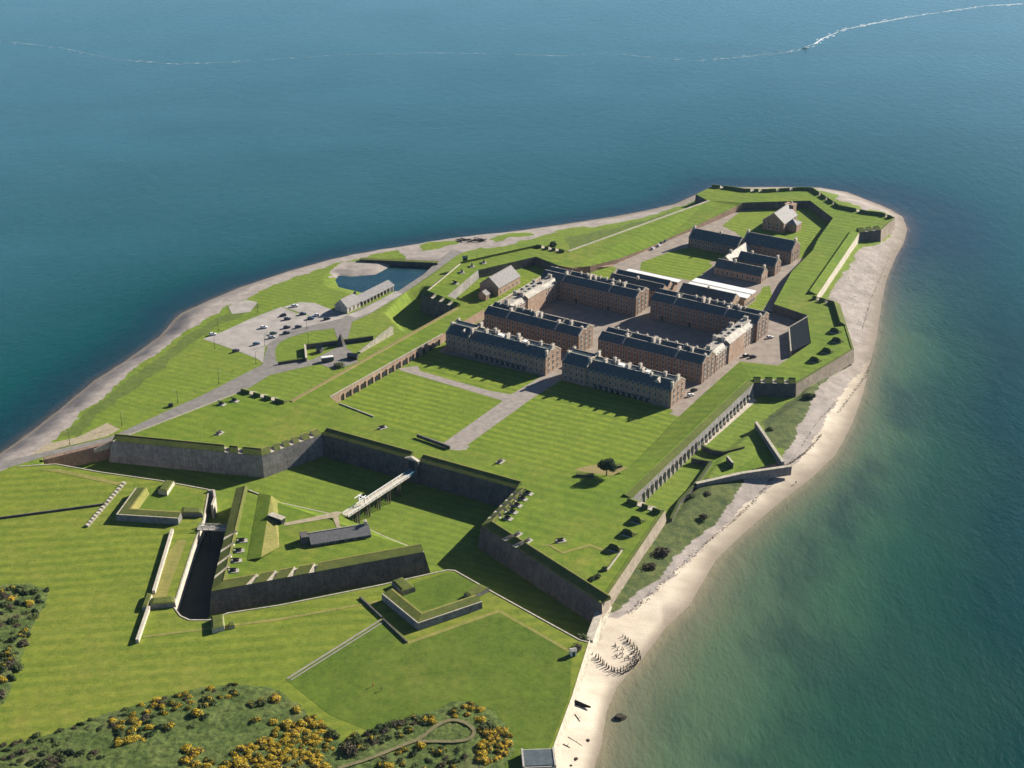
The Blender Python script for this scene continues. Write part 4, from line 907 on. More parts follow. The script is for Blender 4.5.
# brown low wall and sunk garden bits at the hollow edge of the right bastion
hw = MB().wallstrip(P(607, 571, RT), P(622, 551, RT), .5, RT-.2, RT+.7).build('stone_wall', 'coping'); tag(hw, 'thin pale wall at the edge of the shallow hollow on the beach bastion', 'wall')
sheet('worn_grass', [P(a, b, RT) for a, b in ((538, 546), (550, 544), (562, 552), (590, 544), (606, 550), (612, 556), (605, 552), (589, 546.5), (563, 554), (549, 546))], RT+.1, 'yellow')
sheet('worn_grass', [P(a, b, RT) for a, b in ((573, 470), (588, 466), (606, 464), (628, 468), (612, 476), (590, 473))], RT+.14, 'tan')
for a, b, lb in (((576, 475.5), (594, 476.5), 'low dark slab bench left of the lone tree'), ((611, 468), (622, 466.5), 'low dark slab bench right of the lone tree')):
    o = thing('slab_bench', lb, 'bench', P(*lerp_px(a, b, .5), RT))
    MB().wallstrip(P(*a, RT), P(*b, RT), 1.6, RT, RT+.9).build('base', 'wall', o); MB().wallstrip(P(*a, RT), P(*b, RT), 2.0, RT+.9, RT+1.15).build('top', 'slope', o)
# ------------------------------------------------------------------ lunette outside the seaward curtain
def dwall(label, pl, z0, h, th=1.2, mat='wallgrey', top='coping', name='outwork_wall'):
    ps = [P(a, b, z0+h) for a, b in pl]; c = cen(ps); root = thing(name, label, 'wall', (c.x, c.y, z0))
    m1, m2 = MB(), MB()
    for a, b in zip(ps, ps[1:]):
        m1.wallstrip(a, b, th, z0-1.5, z0+h); m2.wallstrip(a, b, th+.3, z0+h, z0+h+.25)
    m1.build('wall', mat, root); m2.build('coping', top, root)
lun = [P(a, b, -.6) for a, b in ((711.5, 461), (744, 447), (762, 441), (781, 462), (742, 472), (696, 482))]
work('lunette', 'wedge shaped turf outwork pointing at the beach', 'outwork', lun, -3.2, 'wallgrey', 'rampart_plain', .6)
dwall('outwork wall running straight toward the shingle, pale coping', [(756, 422), (783, 462)], -.6, 3.4)
dwall('outwork wall with long shaded face meeting the beach at its tip', [(696, 483.5), (742, 473), (791, 466)], -1.5, 3.0, 1.6)
dwall('dark wall descending through scrub to the bastion corner', [(711.5, 461), (697, 482), (680, 500), (671, 519)], -1.8, 2.6, 1.0, 'wall', 'shadeturf')
dwall('short dark ditch wall beside the loopholed curtain', [(691.5, 458), (711, 461.5)], -1.9, 2.6, 1.0, 'wall', 'slope')
dwall('curving dark ditch wall starting at the concrete path', [(702, 445), (713, 450), (724, 451.5), (744, 446.5)], -1.9, 2.6, 1.0, 'wall', 'slope')
dwall('tiny dark wall stub inside the wedge outwork', [(727, 456), (733, 463)], 1.0, 1.6, .6, 'wall', 'coping')
# walls, gate and field structures outside on the left
dwall('long dark covered way wall crossing the lawn by the car park', [(306, 344.5), (337, 340.5)], 0, 2.4, .9, 'wall', 'slope')
dwall('dark wall continuing from the road gap to the green bank', [(342, 340), (373, 336)], 0, 2.4, .9, 'wall', 'slope')
dwall('pale sunlit end wall of the small lawn by the road', [(305, 344.5), (306.3, 358)], 0, 2.2, .8, 'pale', 'pale')
dwall('low dark wall on the edge of the road fork', [(278, 362.3), (305, 358.2)], 0, 1.3, .8, 'wall', 'slope')
o = thing('ramp_wall', 'pale stone ramp edging the bank above the road gap', 'wall', P(374, 340, 0))
MB().wallstrip(P(359.5, 352, .6), P(392, 326.5, 4.8), 1.6, -.1, (.7, 4.8)).build('wall', 'coping', o)
o = thing('gate_pier', 'tall dark pointed pier at the gap where the road passes', 'pier', P(341, 345, 0))
pc = P(341, 345, 0); MB().add([pc+UA*a*2.6+UB*b*1.2+Vector((0, 0, -.1)) for a, b in ((-1, -1), (1, -1), (1, 1), (-1, 1))]+[pc+UB*.5+Vector((0, 0, 7.0)), pc-UB*.5+Vector((0, 0, 7.0))], [(0, 1, 5), (1, 2, 4, 5), (2, 3, 4), (3, 0, 5, 4)]).build('pier', 'wall', o)
# ------------------------------------------------------------------ cannons
def cannon():
    root = thing('cannon', 'x', 'cannon', (0, 0, 0), group='old cannons along the ramparts')
    b = MB(); b.cyl((-1.4, 0, 1.15), (1.7, 0, 1.35), .34, .22, 10); b.cyl((1.7, 0, 1.35), (1.95, 0, 1.37), .28, .28, 10); b.cyl((-1.7, 0, 1.13), (-1.4, 0, 1.15), .15, .2, 8); b.build('barrel', 'iron', root, local=True)
    c_ = MB()
    for s_ in (-1, 1): c_.add([(-1.5, s_*.42, .3), (1.0, s_*.42, .3), (1.0, s_*.42, 1.1), (-.2, s_*.42, 1.0), (-.7, s_*.42, .7), (-1.5, s_*.42, .55), (-1.5, s_*.54, .3), (1.0, s_*.54, .3), (1.0, s_*.54, 1.1), (-.2, s_*.54, 1.0), (-.7, s_*.54, .7), (-1.5, s_*.54, .55)], [(0, 1, 2, 3, 4, 5), (11, 10, 9, 8, 7, 6)]+[(i, (i+1) % 6, 6+(i+1) % 6, 6+i) for i in range(6)])
    c_.abox(-1.4, .9, -.4, .4, .35, .5); cg = c_.build('carriage', 'timber', root, local=True)
    for x in (-1.1, .7):
        for s_ in (-1, 1): MB().cyl((x, s_*.55, .3), (x, s_*.7, .3), .3, .3, 10).build('wheel', 'timber', cg, local=True)
    MB().abox(-2.6, 1.6, -1.4, 1.4, -.15, .08).build('platform', 'concrete', root, local=True)
    return root
can = cannon(); first = True
CL = [(382, 428, RT, 210, 'lone cannon on the rampart lawn between casemates and main gate'), (500, 462, RT, 235, 'lone cannon behind the front curtain, right of the gate wall'), (560, 541, RT, 200, 'cannon standing alone in the middle of the beach bastion lawn'), (219, 433.5, RT, 240, 'lone cannon on the roadside bastion lawn'), (221, 404, RT, 150, 'cannon aimed over the road, nearer the sea end'), (234, 400.5, RT, 150, 'cannon aimed over the road, nearer the embrasured bank'),
      (517, 535, RT, 235, 'upper cannon at the face embrasures of the beach bastion'), (527, 541.5, RT, 235, 'lower cannon at the face embrasures of the beach bastion'), (527.5, 493, RT, 147, 'cannon at the beach bastion flank, closest to the curtain'), (522, 498.5, RT, 147, 'second flank cannon of the beach bastion from the curtain'), (516.5, 505, RT, 147, 'middle flank cannon of the beach bastion'), (512, 511.5, RT, 147, 'fourth flank cannon of the beach bastion from the curtain'), (507, 518, RT, 147, 'flank cannon of the beach bastion nearest its tip'),
      (455, 283, RT, 140, 'cannon on the terrace above the landing yard, lower one'), (462, 272, RT, 100, 'first cannon by the yard parapet under the green hut'), (472, 266, RT, 100, 'second cannon by the yard parapet'), (484, 262.5, RT, 100, 'third cannon by the yard parapet'),
      (241, 541, RZ, 190, 'ravelin cannon nearest the small footbridge'), (238, 551, RZ, 190, 'second ravelin cannon from the small footbridge'), (235.5, 561, RZ, 190, 'third ravelin cannon from the small footbridge'), (232.5, 571, RZ, 190, 'ravelin cannon nearest its pointed tip')]
for x, y, z, a, lb in CL:
    c_ = can if first else dup(can, (0, 0, 0)); first = False
    c_.location = P(x, y, z+.16); c_.rotation_euler = (0, 0, R(a)); c_['label'] = lb
# ------------------------------------------------------------------ lamp posts, vehicles
def lamp():
    root = thing('lamp_post', 'x', 'lamp post', (0, 0, 0), group='lamp posts along the road and car park')
    MB().cyl((0, 0, -.1), (0, 0, 7.2), .13, .08, 8).cyl((0, 0, 0), (0, 0, 1), .2, .2, 8).build('pole', 'timber', root, local=True)
    MB().cyl((0, 0, 7.1), (1.0, 0, 7.4), .06, .05, 6).build('arm', 'timber', root, local=True)
    MB().abox(.7, 1.6, -.2, .2, 7.32, 7.5).build('lamp_head', 'concrete', root, local=True)
    return root
lm = lamp(); first = True
for x, y, lb in ((70, 445, 'lamp post beside the dirt patch near the beach'), (122, 426, 'lamp post at the bend above the ditch wall'), (178, 403, 'lamp post by the dark bin on the roadside lawn'), (219, 384, 'lamp post on the lawn halfway to the car park'), (215, 349, 'lamp post at the pointed corner of the car park'), (218.5, 331, 'lamp post on rough grass behind the car park corner'), (258, 313, 'lamp post on rough grass above the car park edge'), (265, 346, 'lamp post at the car park exit'), (256, 364, 'lamp post at the car park bottom corner by the road'), (307, 329, 'lamp post between lower car park and grass island'), (308.5, 345, 'lamp post on the grass island by the covered way wall'), (477, 262, 'lamp post beside the landing yard parapet')):
    l_ = lm if first else dup(lm, (0, 0, 0)); first = False
    l_.location = P(x, y, 0); l_.rotation_euler = (0, 0, R(random.choice((20, 200)))); l_['label'] = lb
def car(paint):
    root = thing('parked_car', 'x', 'car', (0, 0, 0), group='cars parked around the fort')
    def loft(secs, mb, mi=0):
        for a, b in zip(secs, secs[1:]):
            for s_ in range(len(a)-1): mb.add([a[s_], b[s_], b[s_+1], a[s_+1]], [(0, 1, 2, 3)], mi)
        mb.poly(secs[0][::-1], mi); mb.poly(secs[-1], mi)
    def sec(x, w, z0, z1): return [Vector((x, y, z)) for y, z in ((-w*.94, z0), (-w, (z0+z1)/2), (-w*.95, z1), (w*.95, z1), (w, (z0+z1)/2), (w*.94, z0), (-w*.94, z0))]
    b = MB(); loft([sec(-2.15, .72, .42, .78), sec(-2.0, .86, .28, .92), (sec(-1.2, .9, .26, .96)), sec(.6, .9, .26, .95), sec(1.6, .87, .27, .82), sec(2.1, .74, .38, .66)], b)
    rf_ = [Vector(v) for v in ((-1.45, -.66, 1.46), (.1, -.66, 1.46), (.1, .66, 1.46), (-1.45, .66, 1.46))]
    b.add(rf_+[v+Vector((0, 0, .05)) for v in rf_], [(4, 5, 6, 7), (0, 1, 5, 4), (1, 2, 6, 5), (2, 3, 7, 6), (3, 0, 4, 7)])
    b.build('body', 'car_'+paint, root, local=True)
    g_ = MB(); g_.add([(-1.95, -.8, .93), (.85, -.82, .93), (.12, -.66, 1.46), (-1.48, -.66, 1.46), (-1.95, .8, .93), (.85, .82, .93), (.12, .66, 1.46), (-1.48, .66, 1.46)], [(0, 1, 2, 3), (5, 4, 7, 6), (1, 5, 6, 2), (4, 0, 3, 7)]); g_.build('windows', 'glass', root, local=True)
    for x in (-1.35, 1.3):
        for s_ in (-1, 1): MB().cyl((x, s_*.72, .32), (x, s_*.92, .32), .33, .33, 10).build('wheel', 'tyre', root, local=True)
    for s_ in (-1, 1): MB().abox(2.0, 2.12, s_*.55-.15, s_*.55+.15, .55, .66).build('headlight', 'white', root, local=True)
    return root
PROTO = {}
CARS = [(295, 306.5, 'white', 20, 'white car parked at the top edge of the upper car park'), (283, 316, 'black', 200, 'black car parked beside another near the car park top edge'), (287.5, 319.5, 'navy', 20, 'navy car parked just below the black one near the top edge'), (264, 328, 'white', 10, 'white car parked alone in the middle of the car park'), (287, 328, 'black', 20, 'black car of the middle row, left of a pair'), (298.5, 327.5, 'navy', 30, 'dark navy car at the right end of the middle row'), (286.5, 333.5, 'black', 15, 'black car in the lower row near the grass island'), (273.5, 334, 'green', 30, 'dark green car beside the silver one'), (272, 338, 'silver', 25, 'silver car near the car park exit'), (256.5, 344.5, 'blue', 35, 'blue car parked alone toward the lower car park edge'), (236, 351.5, 'black', 40, 'black car alone at the bottom edge of the car park'), (213, 335, 'white', 20, 'white car at the pointed left corner of the car park'), (303, 314.5, 'navy', 15, 'navy car between the two car parks'), (311, 319, 'blue', 10, 'blue car near the long building end'), (316, 316, 'white', 190, 'white car next to the blue one by the long building'), (327, 319.5, 'black', 30, 'black car in the shadow of the long building'),
        (653, 249, 'white', 60, 'white car first in the rank along the rampart road'), (659, 246, 'white', 60, 'second white car in the rampart road rank'), (661.5, 243.5, 'black', 60, 'black car behind the white pair on the rampart road'), (665, 241.5, 'navy', 60, 'navy car at the far end of the rampart road rank'), (620, 258.5, 'black', 60, 'black car by the foot of the stone ramp'), (625, 257, 'navy', 60, 'navy car next to the black one by the stone ramp'), (631, 255.5, 'black', 60, 'black car apart from the pair near the stone ramp'),
        (690.5, 396, 'white', 35, 'white car parked under the sunlit front gable'), (694, 391, 'black', 35, 'black car close to the gable behind the white car'), (770, 338, 'white', 20, 'white car in the court of the middle bastion'), (788, 281, 'black', 60, 'black car in rampart shade on the right hand road'), (790.5, 276.5, 'navy', 60, 'navy car further up the shaded right hand road'), (746, 356.5, 'black', 25, 'black car backed to the rampart corner by the long facade'), (753, 357.5, 'navy', 25, 'navy car next to it by the rampart corner'), (769, 312.5, 'black', 20, 'black car on the little lawn behind the store')]
for x, y, c_, a, lb in CARS:
    if c_ not in PROTO: PROTO[c_] = q_ = car(c_)
    else: q_ = dup(PROTO[c_], (0, 0, 0))
    q_.location = P(x, y, .14); q_.rotation_euler = (0, 0, R(a)); q_['label'] = lb
bs = thing('minibus', 'green and white minibus stopped on the road by the hut', 'minibus', P(328, 361, .14), R(17))
MB().abox(-3.6, 3.2, -1.1, 1.1, .4, 1.5).build('body', 'car_green', bs, local=True); MB().abox(-3.55, 3.0, -1.05, 1.05, 2.2, 2.75).build('roof', 'white', bs, local=True)
MB().abox(-3.5, 3.05, -1.08, 1.08, 1.5, 2.2).build('windows', 'glass', bs, local=True)
for x in (-2.3, 2.1):
    for s_ in (-1, 1): MB().cyl((x, s_*.85, .45), (x, s_*1.12, .45), .45, .45, 12).build('wheel', 'tyre', bs, local=True)
def hut(name, label, p, w, d, h, wall, roof, a=0):
    root = thing(name, label, 'hut', p, a)
    MB().abox(-w/2, w/2, -d/2, d/2, -.1, h).build('wall', wall, root, local=True)
    o = .25; MB().add([(-w/2-o, -d/2-o, h), (w/2+o, -d/2-o, h), (w/2+o, d/2+o, h), (-w/2-o, d/2+o, h), (-w/2-o, 0, h+d*.35), (w/2+o, 0, h+d*.35)], [(0, 1, 5, 4), (2, 3, 4, 5), (1, 2, 5), (3, 0, 4), (0, 3, 2, 1)]).build('roof', roof, root, local=True)
    MB().abox(-.45, .45, -d/2-.06, -d/2+.02, 0, 2.0).build('door', 'door', root, local=True)
hut('hut', 'small dark hut on the lawn inside the covered way', P(320, 352, 0), 3.2, 2.6, 2.5, 'wall', 'slate', AA)
hut('hut', 'low dark shelter beside the road under the green bank', P(353, 358.5, 0), 5.5, 3.2, 2.2, 'timber', 'slate', R(-10))
hut('hut', 'small green hut beside the landing yard parapet', P(465, 260.5, RT), 3.0, 2.6, 2.4, 'car_green', 'car_green', R(10))
hut('hut', 'small white hut standing where the beach wall meets the ditch', P(573, 655, GZ), 2.2, 1.8, 2.4, 'whiteroof', 'concrete', R(15))
# ------------------------------------------------------------------ trees, bushes, gorse
def leafblob(mb, c, r, n, size, rr, mi=0, flat=.8):
    for _ in range(n):
        while True:
            d = Vector((rr.uniform(-1, 1), rr.uniform(-1, 1), rr.uniform(-.8, 1)))
            if .25 < d.length < 1: break
        d = d.normalized()*(d.length**.45)
        p = c+Vector((d.x*r, d.y*r, d.z*r*flat)); nn = (d+Vector((rr.uniform(-.7, .7), rr.uniform(-.7, .7), rr.uniform(-.3, .9)))).normalized()
        x = nn.orthogonal().normalized(); y = nn.cross(x); a = rr.uniform(0, 6.28); s_ = size*rr.uniform(.6, 1.3)
        x, y = x*math.cos(a)+y*math.sin(a), y*math.cos(a)-x*math.sin(a)
        mb.add([p-x*s_, p+y*s_*.6, p+x*s_, p-y*s_*.6], [(0, 1, 2, 3)], mi)
def tree(label, p, h, r, seed=1, leaf='leaf'):
    rr = random.Random(seed); root = thing('tree', label, 'tree', tuple(p))
    t = MB(); t.cyl((0, 0, -.2), (0.1, .05, h*.5), .32, .2, 8)
    for k in range(5):
        a = k*1.26+rr.uniform(-.3, .3); t.cyl((0.1, .05, h*(.36+.03*k)), (math.cos(a)*r*.6, math.sin(a)*r*.6, h*(.55+.05*k)), .13, .05, 6)
    t.build('trunk', 'bark', root, local=True)
    c_ = MB()
    for k in range(16):
        a = rr.uniform(0, 6.28); q = r*rr.uniform(.1, .72); z = h*rr.uniform(.5, .86)
        leafblob(c_, Vector((math.cos(a)*q, math.sin(a)*q, z)), r*rr.uniform(.34, .5), 260, .34, rr)
    c_.build('crown', leaf, root, local=True)
    return root
tree('lone dark round tree standing on the beach bastion lawn', P(606.5, 475.5, RT), 8.4, 4.9, 3)
def bush_proto(name, cat, group, seed, leaf, flower=0, n=11, r=1.75, h=1.15):
    rr = random.Random(seed); root = thing(name, 'x', cat, (0, 0, 0), group=group)
    c_ = MB(); fl = MB()
    for k in range(n):
        a = rr.uniform(0, 6.28); q = r*rr.uniform(0, .75)*1.0; z = h*rr.uniform(.25, .7); ctr = Vector((math.cos(a)*q, math.sin(a)*q, z)); br_ = r*rr.uniform(.35, .6)
        leafblob(c_, ctr, br_, 54, .25, rr)
        if rr.random() < flower*1.1: leafblob(fl, ctr+Vector((0, 0, .1)), br_*1.02, int(100*flower), .145, rr)
    c_.build('foliage', leaf, root, local=True)
    if fl.v: fl.build('blossom', 'gorse', root, local=True)
    return root
GB = [bush_proto('gorse_bush', 'gorse bush', 'gorse bushes in the heath', 10+i, ['leaf2', 'leaf', 'leaf2', 'brownleaf'][i % 4], f) for i, f in enumerate((.95, .62, .38, .85))]
BB = [bush_proto('bush', 'bush', 'flowerless bushes in the heath', 30+i, ['leaf', 'leaf2', 'brownleaf'][i], 0) for i in range(3)]
used = set()
def place(protos, p, s_, lb, group):
    q_ = random.choice(protos)
    if q_.name in used: q_ = dup(q_, (0, 0, 0))
    else: used.add(q_.name)
    q_.location = p; q_.rotation_euler = (0, 0, random.uniform(0, 6.28)); q_.scale = (s_*random.uniform(.85, 1.2), s_*random.uniform(.85, 1.2), s_*random.uniform(.8, 1.15))
    q_['label'] = lb; q_['group'] = group
HZ = GZ+.02
def zone(poly, n, protos, s0, s1, lb, group, seed):
    rr = random.Random(seed); random.seed(seed); pl = [tuple(P(a, b, GZ).xy) for a, b in poly]
    x0, x1 = min(p[0] for p in pl), max(p[0] for p in pl); y0, y1 = min(p[1] for p in pl), max(p[1] for p in pl); k = 0; it = 0; got = []
    while k < n and it < n*60:
        it += 1; x, y = rr.uniform(x0, x1), rr.uniform(y0, y1)
        if not bool(inside(np.array([x]), np.array([y]), pl)[0]): continue
        s_ = rr.uniform(s0, s1)
        if any((x-a)**2+(y-b)**2 < (1.05*(s_+c_))**2 for a, b, c_ in got): continue
        got.append((x, y, s_)); place(protos, Vector((x, y, HZ-.1)), s_, lb, group); k += 1
zone([(222, 768), (236, 752), (262, 742), (278, 728), (300, 722), (312, 716), (334, 732), (332, 752), (318, 758), (330, 768), (320, 776), (215, 776)], 95, [GB[0], GB[3], GB[0], GB[1]], .8, 1.35, 'golden gorse bush packed in the big flowering thicket', 'gorse of the big thicket', 1)
zone([(176, 768), (180, 750), (196, 752), (205, 758), (222, 764), (222, 776), (180, 776)], 12, GB, .8, 1.2, 'gorse bush on the loose western fringe of the big thicket', 'gorse on the thicket fringe', 2)
zone([(480, 725), (508, 732), (512, 750), (500, 762), (480, 766), (474, 748)], 26, [GB[0], GB[1], GB[3]], .8, 1.25, 'golden gorse bush in the clump right of the loop track', 'gorse right of the loop track', 3)
zone([(380, 768), (385, 756), (410, 748), (432, 744), (455, 748), (470, 760), (476, 776), (380, 776)], 26, GB+BB, .8, 1.25, 'gorse or scrub bush between loop track and bottom edge', 'bushes below the loop track', 4)
zone([(340, 745), (352, 738), (372, 732), (390, 724), (414, 718), (430, 714), (426, 724), (400, 738), (372, 746), (346, 756)], 30, BB+[GB[2]], .8, 1.3, 'dark scrub bush along the upper side of the loop track', 'bushes above the loop track', 5)
zone([(0, 588), (34, 584), (48, 590), (44, 604), (34, 622), (22, 660), (8, 690), (0, 700)], 42, BB+[GB[2], BB[0]], .8, 1.4, 'scrub bush in the heath at the far left edge', 'bushes at the far left', 6)
zone([(120, 712), (150, 702), (196, 690), (238, 684), (250, 688), (238, 700), (200, 708), (150, 718), (112, 732), (104, 724)], 40, BB+GB, .75, 1.2, 'bush in the long hedge along the striped field edge', 'bushes along the field edge', 7)
zone([(0, 745), (40, 735), (110, 715), (120, 722), (70, 742), (20, 760), (0, 764)], 26, BB, .6, 1.0, 'low bush on the field edge near the bottom left corner', 'low bushes bottom left', 8)
zone([(8, 768), (20, 752), (60, 748), (100, 742), (112, 750), (96, 762), (60, 776)], 18, BB, .9, 1.4, 'dark thorn bush near the bottom left corner', 'thorn bushes bottom left', 12)
zone([(452, 712), (466, 702), (482, 708), (486, 722), (470, 724), (456, 722)], 10, GB, .8, 1.2, 'gorse bush at the head of the loop track', 'gorse at the loop head', 9)
zone([(424, 722), (432, 716), (438, 720), (430, 728)], 3, [GB[0], GB[1]], .9, 1.2, 'gorse bush at the upper bend of the loop track', 'gorse at the upper bend', 10)
zone([(110, 735), (128, 722), (148, 722), (156, 732), (142, 745), (118, 748)], 16, [GB[0], GB[1], BB[0]], .85, 1.3, 'gorse bush in the round yellow clump by the field hedge', 'gorse of the round clump', 11)
for i, (x, y, k, s_, lb) in enumerate(((197, 715, 0, 1.3, 'single gorse bush on open heath below the hedge'), (170, 728, 1, 1.2, 'single gorse bush on open heath near the round clump'), (256, 722, 1, 1.1, 'gorse bush on open heath, left of two'), (274, 724, 0, 1.1, 'gorse bush on open heath, right of two'), (296, 712, 0, 1.2, 'lone gorse bush at the upper tip of the big thicket'), (275, 700, 3, 1.3, 'gorse bush by the end of the stony path, right one'), (262, 704, 2, 1.2, 'gorse bush by the end of the stony path, middle one'), (252, 706, 2, 1.0, 'gorse bush by the end of the stony path, left one'), (186, 750, 0, 1.2, 'gorse bush left of the big thicket, apart'), (30, 605, 0, 1.2, 'brightest gorse bush of the far left heath'), (25, 632, 1, 1.0, 'small gorse bush lower on the far left heath'), (2, 682, 0, 1.1, 'gorse bush at the very left edge'), (12, 600, 3, 1.0, 'gorse bush near the top of the far left heath'))):
    place([GB[k]], P(x, y, HZ), s_*1.1, lb, 'single gorse bushes')
for x, y, s_, lb in ((333, 736, 1.7, 'dark round bush right of the big thicket'), (350, 752, 1.9, 'largest dark bush beside the start of the loop track'), (487, 728, 1.7, 'dark round bush right of the track loop'), (161, 742 - 14, 1.2, 'dark bush beside the single gorse on the heath'), (205, 718, 1.0, 'small dark bush below the single gorse'), (192, 728, .9, 'small grey bush on open heath')):
    place(BB, P(x, y, HZ), s_, lb, 'dark bushes on the heath')
for x, y, z, s_, lb in ((809, 398, -.5, 1.9, 'dark bush on the grassy bank under the middle bastion'), (770, 430, -.3, 1.0, 'small bush beside the straight outwork wall'), (692, 497, -.6, 1.3, 'bush on the scrub slope near the outwork, upper'), (708, 494, -.6, 1.0, 'small bush on the scrub slope near the shingle'), (704, 518, -1.2, 1.3, 'bush at the edge of shingle below the scrub'), (661, 553, -1.2, 2.0, 'big bush at the foot of the beach bastion wall'), (648, 568, -1.5, 1.7, 'bush lower down by the beach bastion wall'), (592, 580, RT, 1.2, 'dark bush beside the thin wall on the beach bastion'), (598, 577, RT, 1.0, 'small dark bush at the corner of the hollow'), (604, 570, RT, .9, 'flat bush in the shallow hollow'), (339, 367, 0, 1.8, 'dark bush on the bank foot beside the road'), (672, 235 - 10, 0, 1.5, 'bush on the rough shore below the rear rampart'), (553, 250 - 4, 0, 2.2, 'dark bush by the corner of the north flank parapet'), (836, 334 - 66, -1, 1.2, 'small bush in the stones under the pale wall'), (583, 640, -1, 1.6, 'dark bush at the ditch end beside the beach'), (578, 648, GZ, 1.1, 'dark bush beside the small white hut')):
    place(BB, P(x, y, z), s_, lb, 'bushes round the fort')
# heath ground with the rank grass the gorse grows in: uneven turf sheet on the field
def heath(name, poly, zoff, seed, mat):
    pl = [tuple(P(a, b, GZ).xy) for a, b in poly]; xs = np.arange(min(p[0] for p in pl), max(p[0] for p in pl), .8); ys = np.arange(min(p[1] for p in pl), max(p[1] for p in pl), .8)
    X, Y = np.meshgrid(xs, ys); j = (fbm(X, Y, 8, seed)-.5)*4
    ins = inside(X+j, Y+j, pl); e = seg_dist(X, Y, pl, closed=True)
    Z = GZ+.06+zoff+np.clip(e/2.5, 0, 1)*(vnoise(X, Y, 1.3, seed+1)*.55+fbm(X, Y, 6, seed+2)*.4)
    mb = MB(); idx = -np.ones(X.shape, int); k = 0
    for a in range(X.shape[0]):
        for b in range(X.shape[1]):
            if ins[a, b]: idx[a, b] = k; k += 1; mb.v.append(Vector((X[a, b], Y[a, b], Z[a, b])))
    for a in range(X.shape[0]-1):
        for b in range(X.shape[1]-1):
            q = (idx[a, b], idx[a, b+1], idx[a+1, b+1], idx[a+1, b])
            if min(q) >= 0: mb.f.append([int(t) for t in q]); mb.mi.append(0)
    return tag(mb.build(name, mat, smooth=True), kind='stuff')
n = NT('heath'); c = n.mix(n.mapr(n.noise(.12, 4, .6), .38, .62), (.082, .122, .030), (.140, .180, .048)); c = n.mix(n.mapr(n.noise(.7, 4, .8), .40, .62, 0, .85), c, (.026, .044, .015)); c = n.mix(n.mapr(n.noise(1.3, 3, .8), .55, .75, 0, .6), c, (.15, .18, .07)); c = n.mix(n.mapr(n.noise(.06, 3), .55, .7, 0, .5), c, (.125, .115, .055))
n.bump(n.noise(2.2, 4, .7), .6, .4); M['heath'] = n.done(c, .95, .1)
heath('undergrowth', [(-20, 770), (0, 746), (40, 737), (110, 712), (150, 700), (200, 687), (240, 683), (270, 686), (284, 690), (300, 706), (320, 726), (345, 742), (380, 730), (414, 714), (440, 708), (452, 700), (470, 700), (500, 716), (516, 738), (512, 758), (500, 780), (-20, 790)], 0, 1, 'heath')
heath('undergrowth', [(-40, 586), (0, 584), (34, 582), (50, 588), (46, 606), (34, 630), (18, 670), (4, 704), (-40, 730)], 0, 5, 'heath')
tk = [(338, 768), (370, 758), (400, 746), (420, 738), (436, 726), (450, 720), (464, 722), (474, 730), (470, 738), (456, 741), (436, 741), (418, 741)]
mbt = MB(); cp0 = [P(a, b, GZ+.95) for a, b in tk]; cps = []
for i in range(len(cp0)-1):
    p0, p1, p2, p3 = cp0[max(0, i-1)], cp0[i], cp0[i+1], cp0[min(len(cp0)-1, i+2)]
    for j in range(5):
        t = j/5; cps.append(.5*((2*p1)+(p2-p0)*t+(2*p0-5*p1+4*p2-p3)*t*t+(3*p1-p0-3*p2+p3)*t**3))
cps.append(cp0[-1])
for a, b in zip(cps, cps[1:]):
    q = strip(a, b, 1.5); mbt.add(q, [(0, 1, 2, 3)])
tag(mbt.build('dirt_track', 'track'), kind='structure')
# ------------------------------------------------------------------ beach things
gr = thing('groyne', 'curved rows of old timber stakes standing on the sand', 'groyne', P(622, 660, -4.5))
def lz(p): return float(land_z(np.array([p.x]), np.array([p.y]))[0])
ar = [(598, 662), (606, 667), (614, 671), (624, 671), (634, 665), (640, 657), (638, 650), (633, 645), (628, 641)]
pts = [P(a, b, -4.6) for a, b in ar]; rr = random.Random(5); k = 0
for a, b in zip(pts, pts[1:]):
    m_ = int((b-a).length/1.05)
    for i in range(m_):
        p = a.lerp(b, i/m_)+Vector((rr.uniform(-.25, .25), rr.uniform(-.25, .25), 0)); z = lz(p)
        MB().cyl((p.x, p.y, z-.3), (p.x+rr.uniform(-.25, .25), p.y+rr.uniform(-.2, .2), z+rr.uniform(1.5, 2.3)), .19, .14, 6).build('stake', 'darkwood', gr)
for q_, off_ in ((0, 1.1), (1, 2.2)):
    for i in range(26):
        t = i/25*.999*(len(pts)-1); k = int(t); a = pts[k].lerp(pts[k+1], t-k)+(Vector((-6, 4, 0))-Vector((0, 0, 0))).normalized()*off_+Vector((rr.uniform(-.4, .4), rr.uniform(-.4, .4), 0)); z = lz(a)
        MB().cyl((a.x, a.y, z-.3), (a.x+rr.uniform(-.2, .2), a.y, z+rr.uniform(.9, 1.6)), .16, .12, 6).build('stake', 'timber', gr)
bw = thing('beach_wall', 'tan sloping sea wall between the outer field and the sand', 'wall', tuple(P(572, 696, -1)))
bl = PP(GZ, (603, 600), (589, 641), (572, 696), (555, 742), (540, 790)); br_ = [P(612, 612, -3.2), P(599, 642, -3), P(583, 680, -3), P(565, 736, -3), P(552, 790, -3)]
mbw = MB()
for p in br_: p.z = lz(p)+.25
for i in range(len(bl)-1):
    a, b, c, d = bl[i], bl[i+1], br_[i+1], br_[i]; mbw.add([a+Vector((0, 0, .12)), d, c, b+Vector((0, 0, .12))], [(0, 1, 2, 3)])
    mbw.add([d, Vector((d.x, d.y, -5)), Vector((c.x, c.y, -5)), c], [(0, 1, 2, 3)])
mbw.build('face', 'coping', bw)
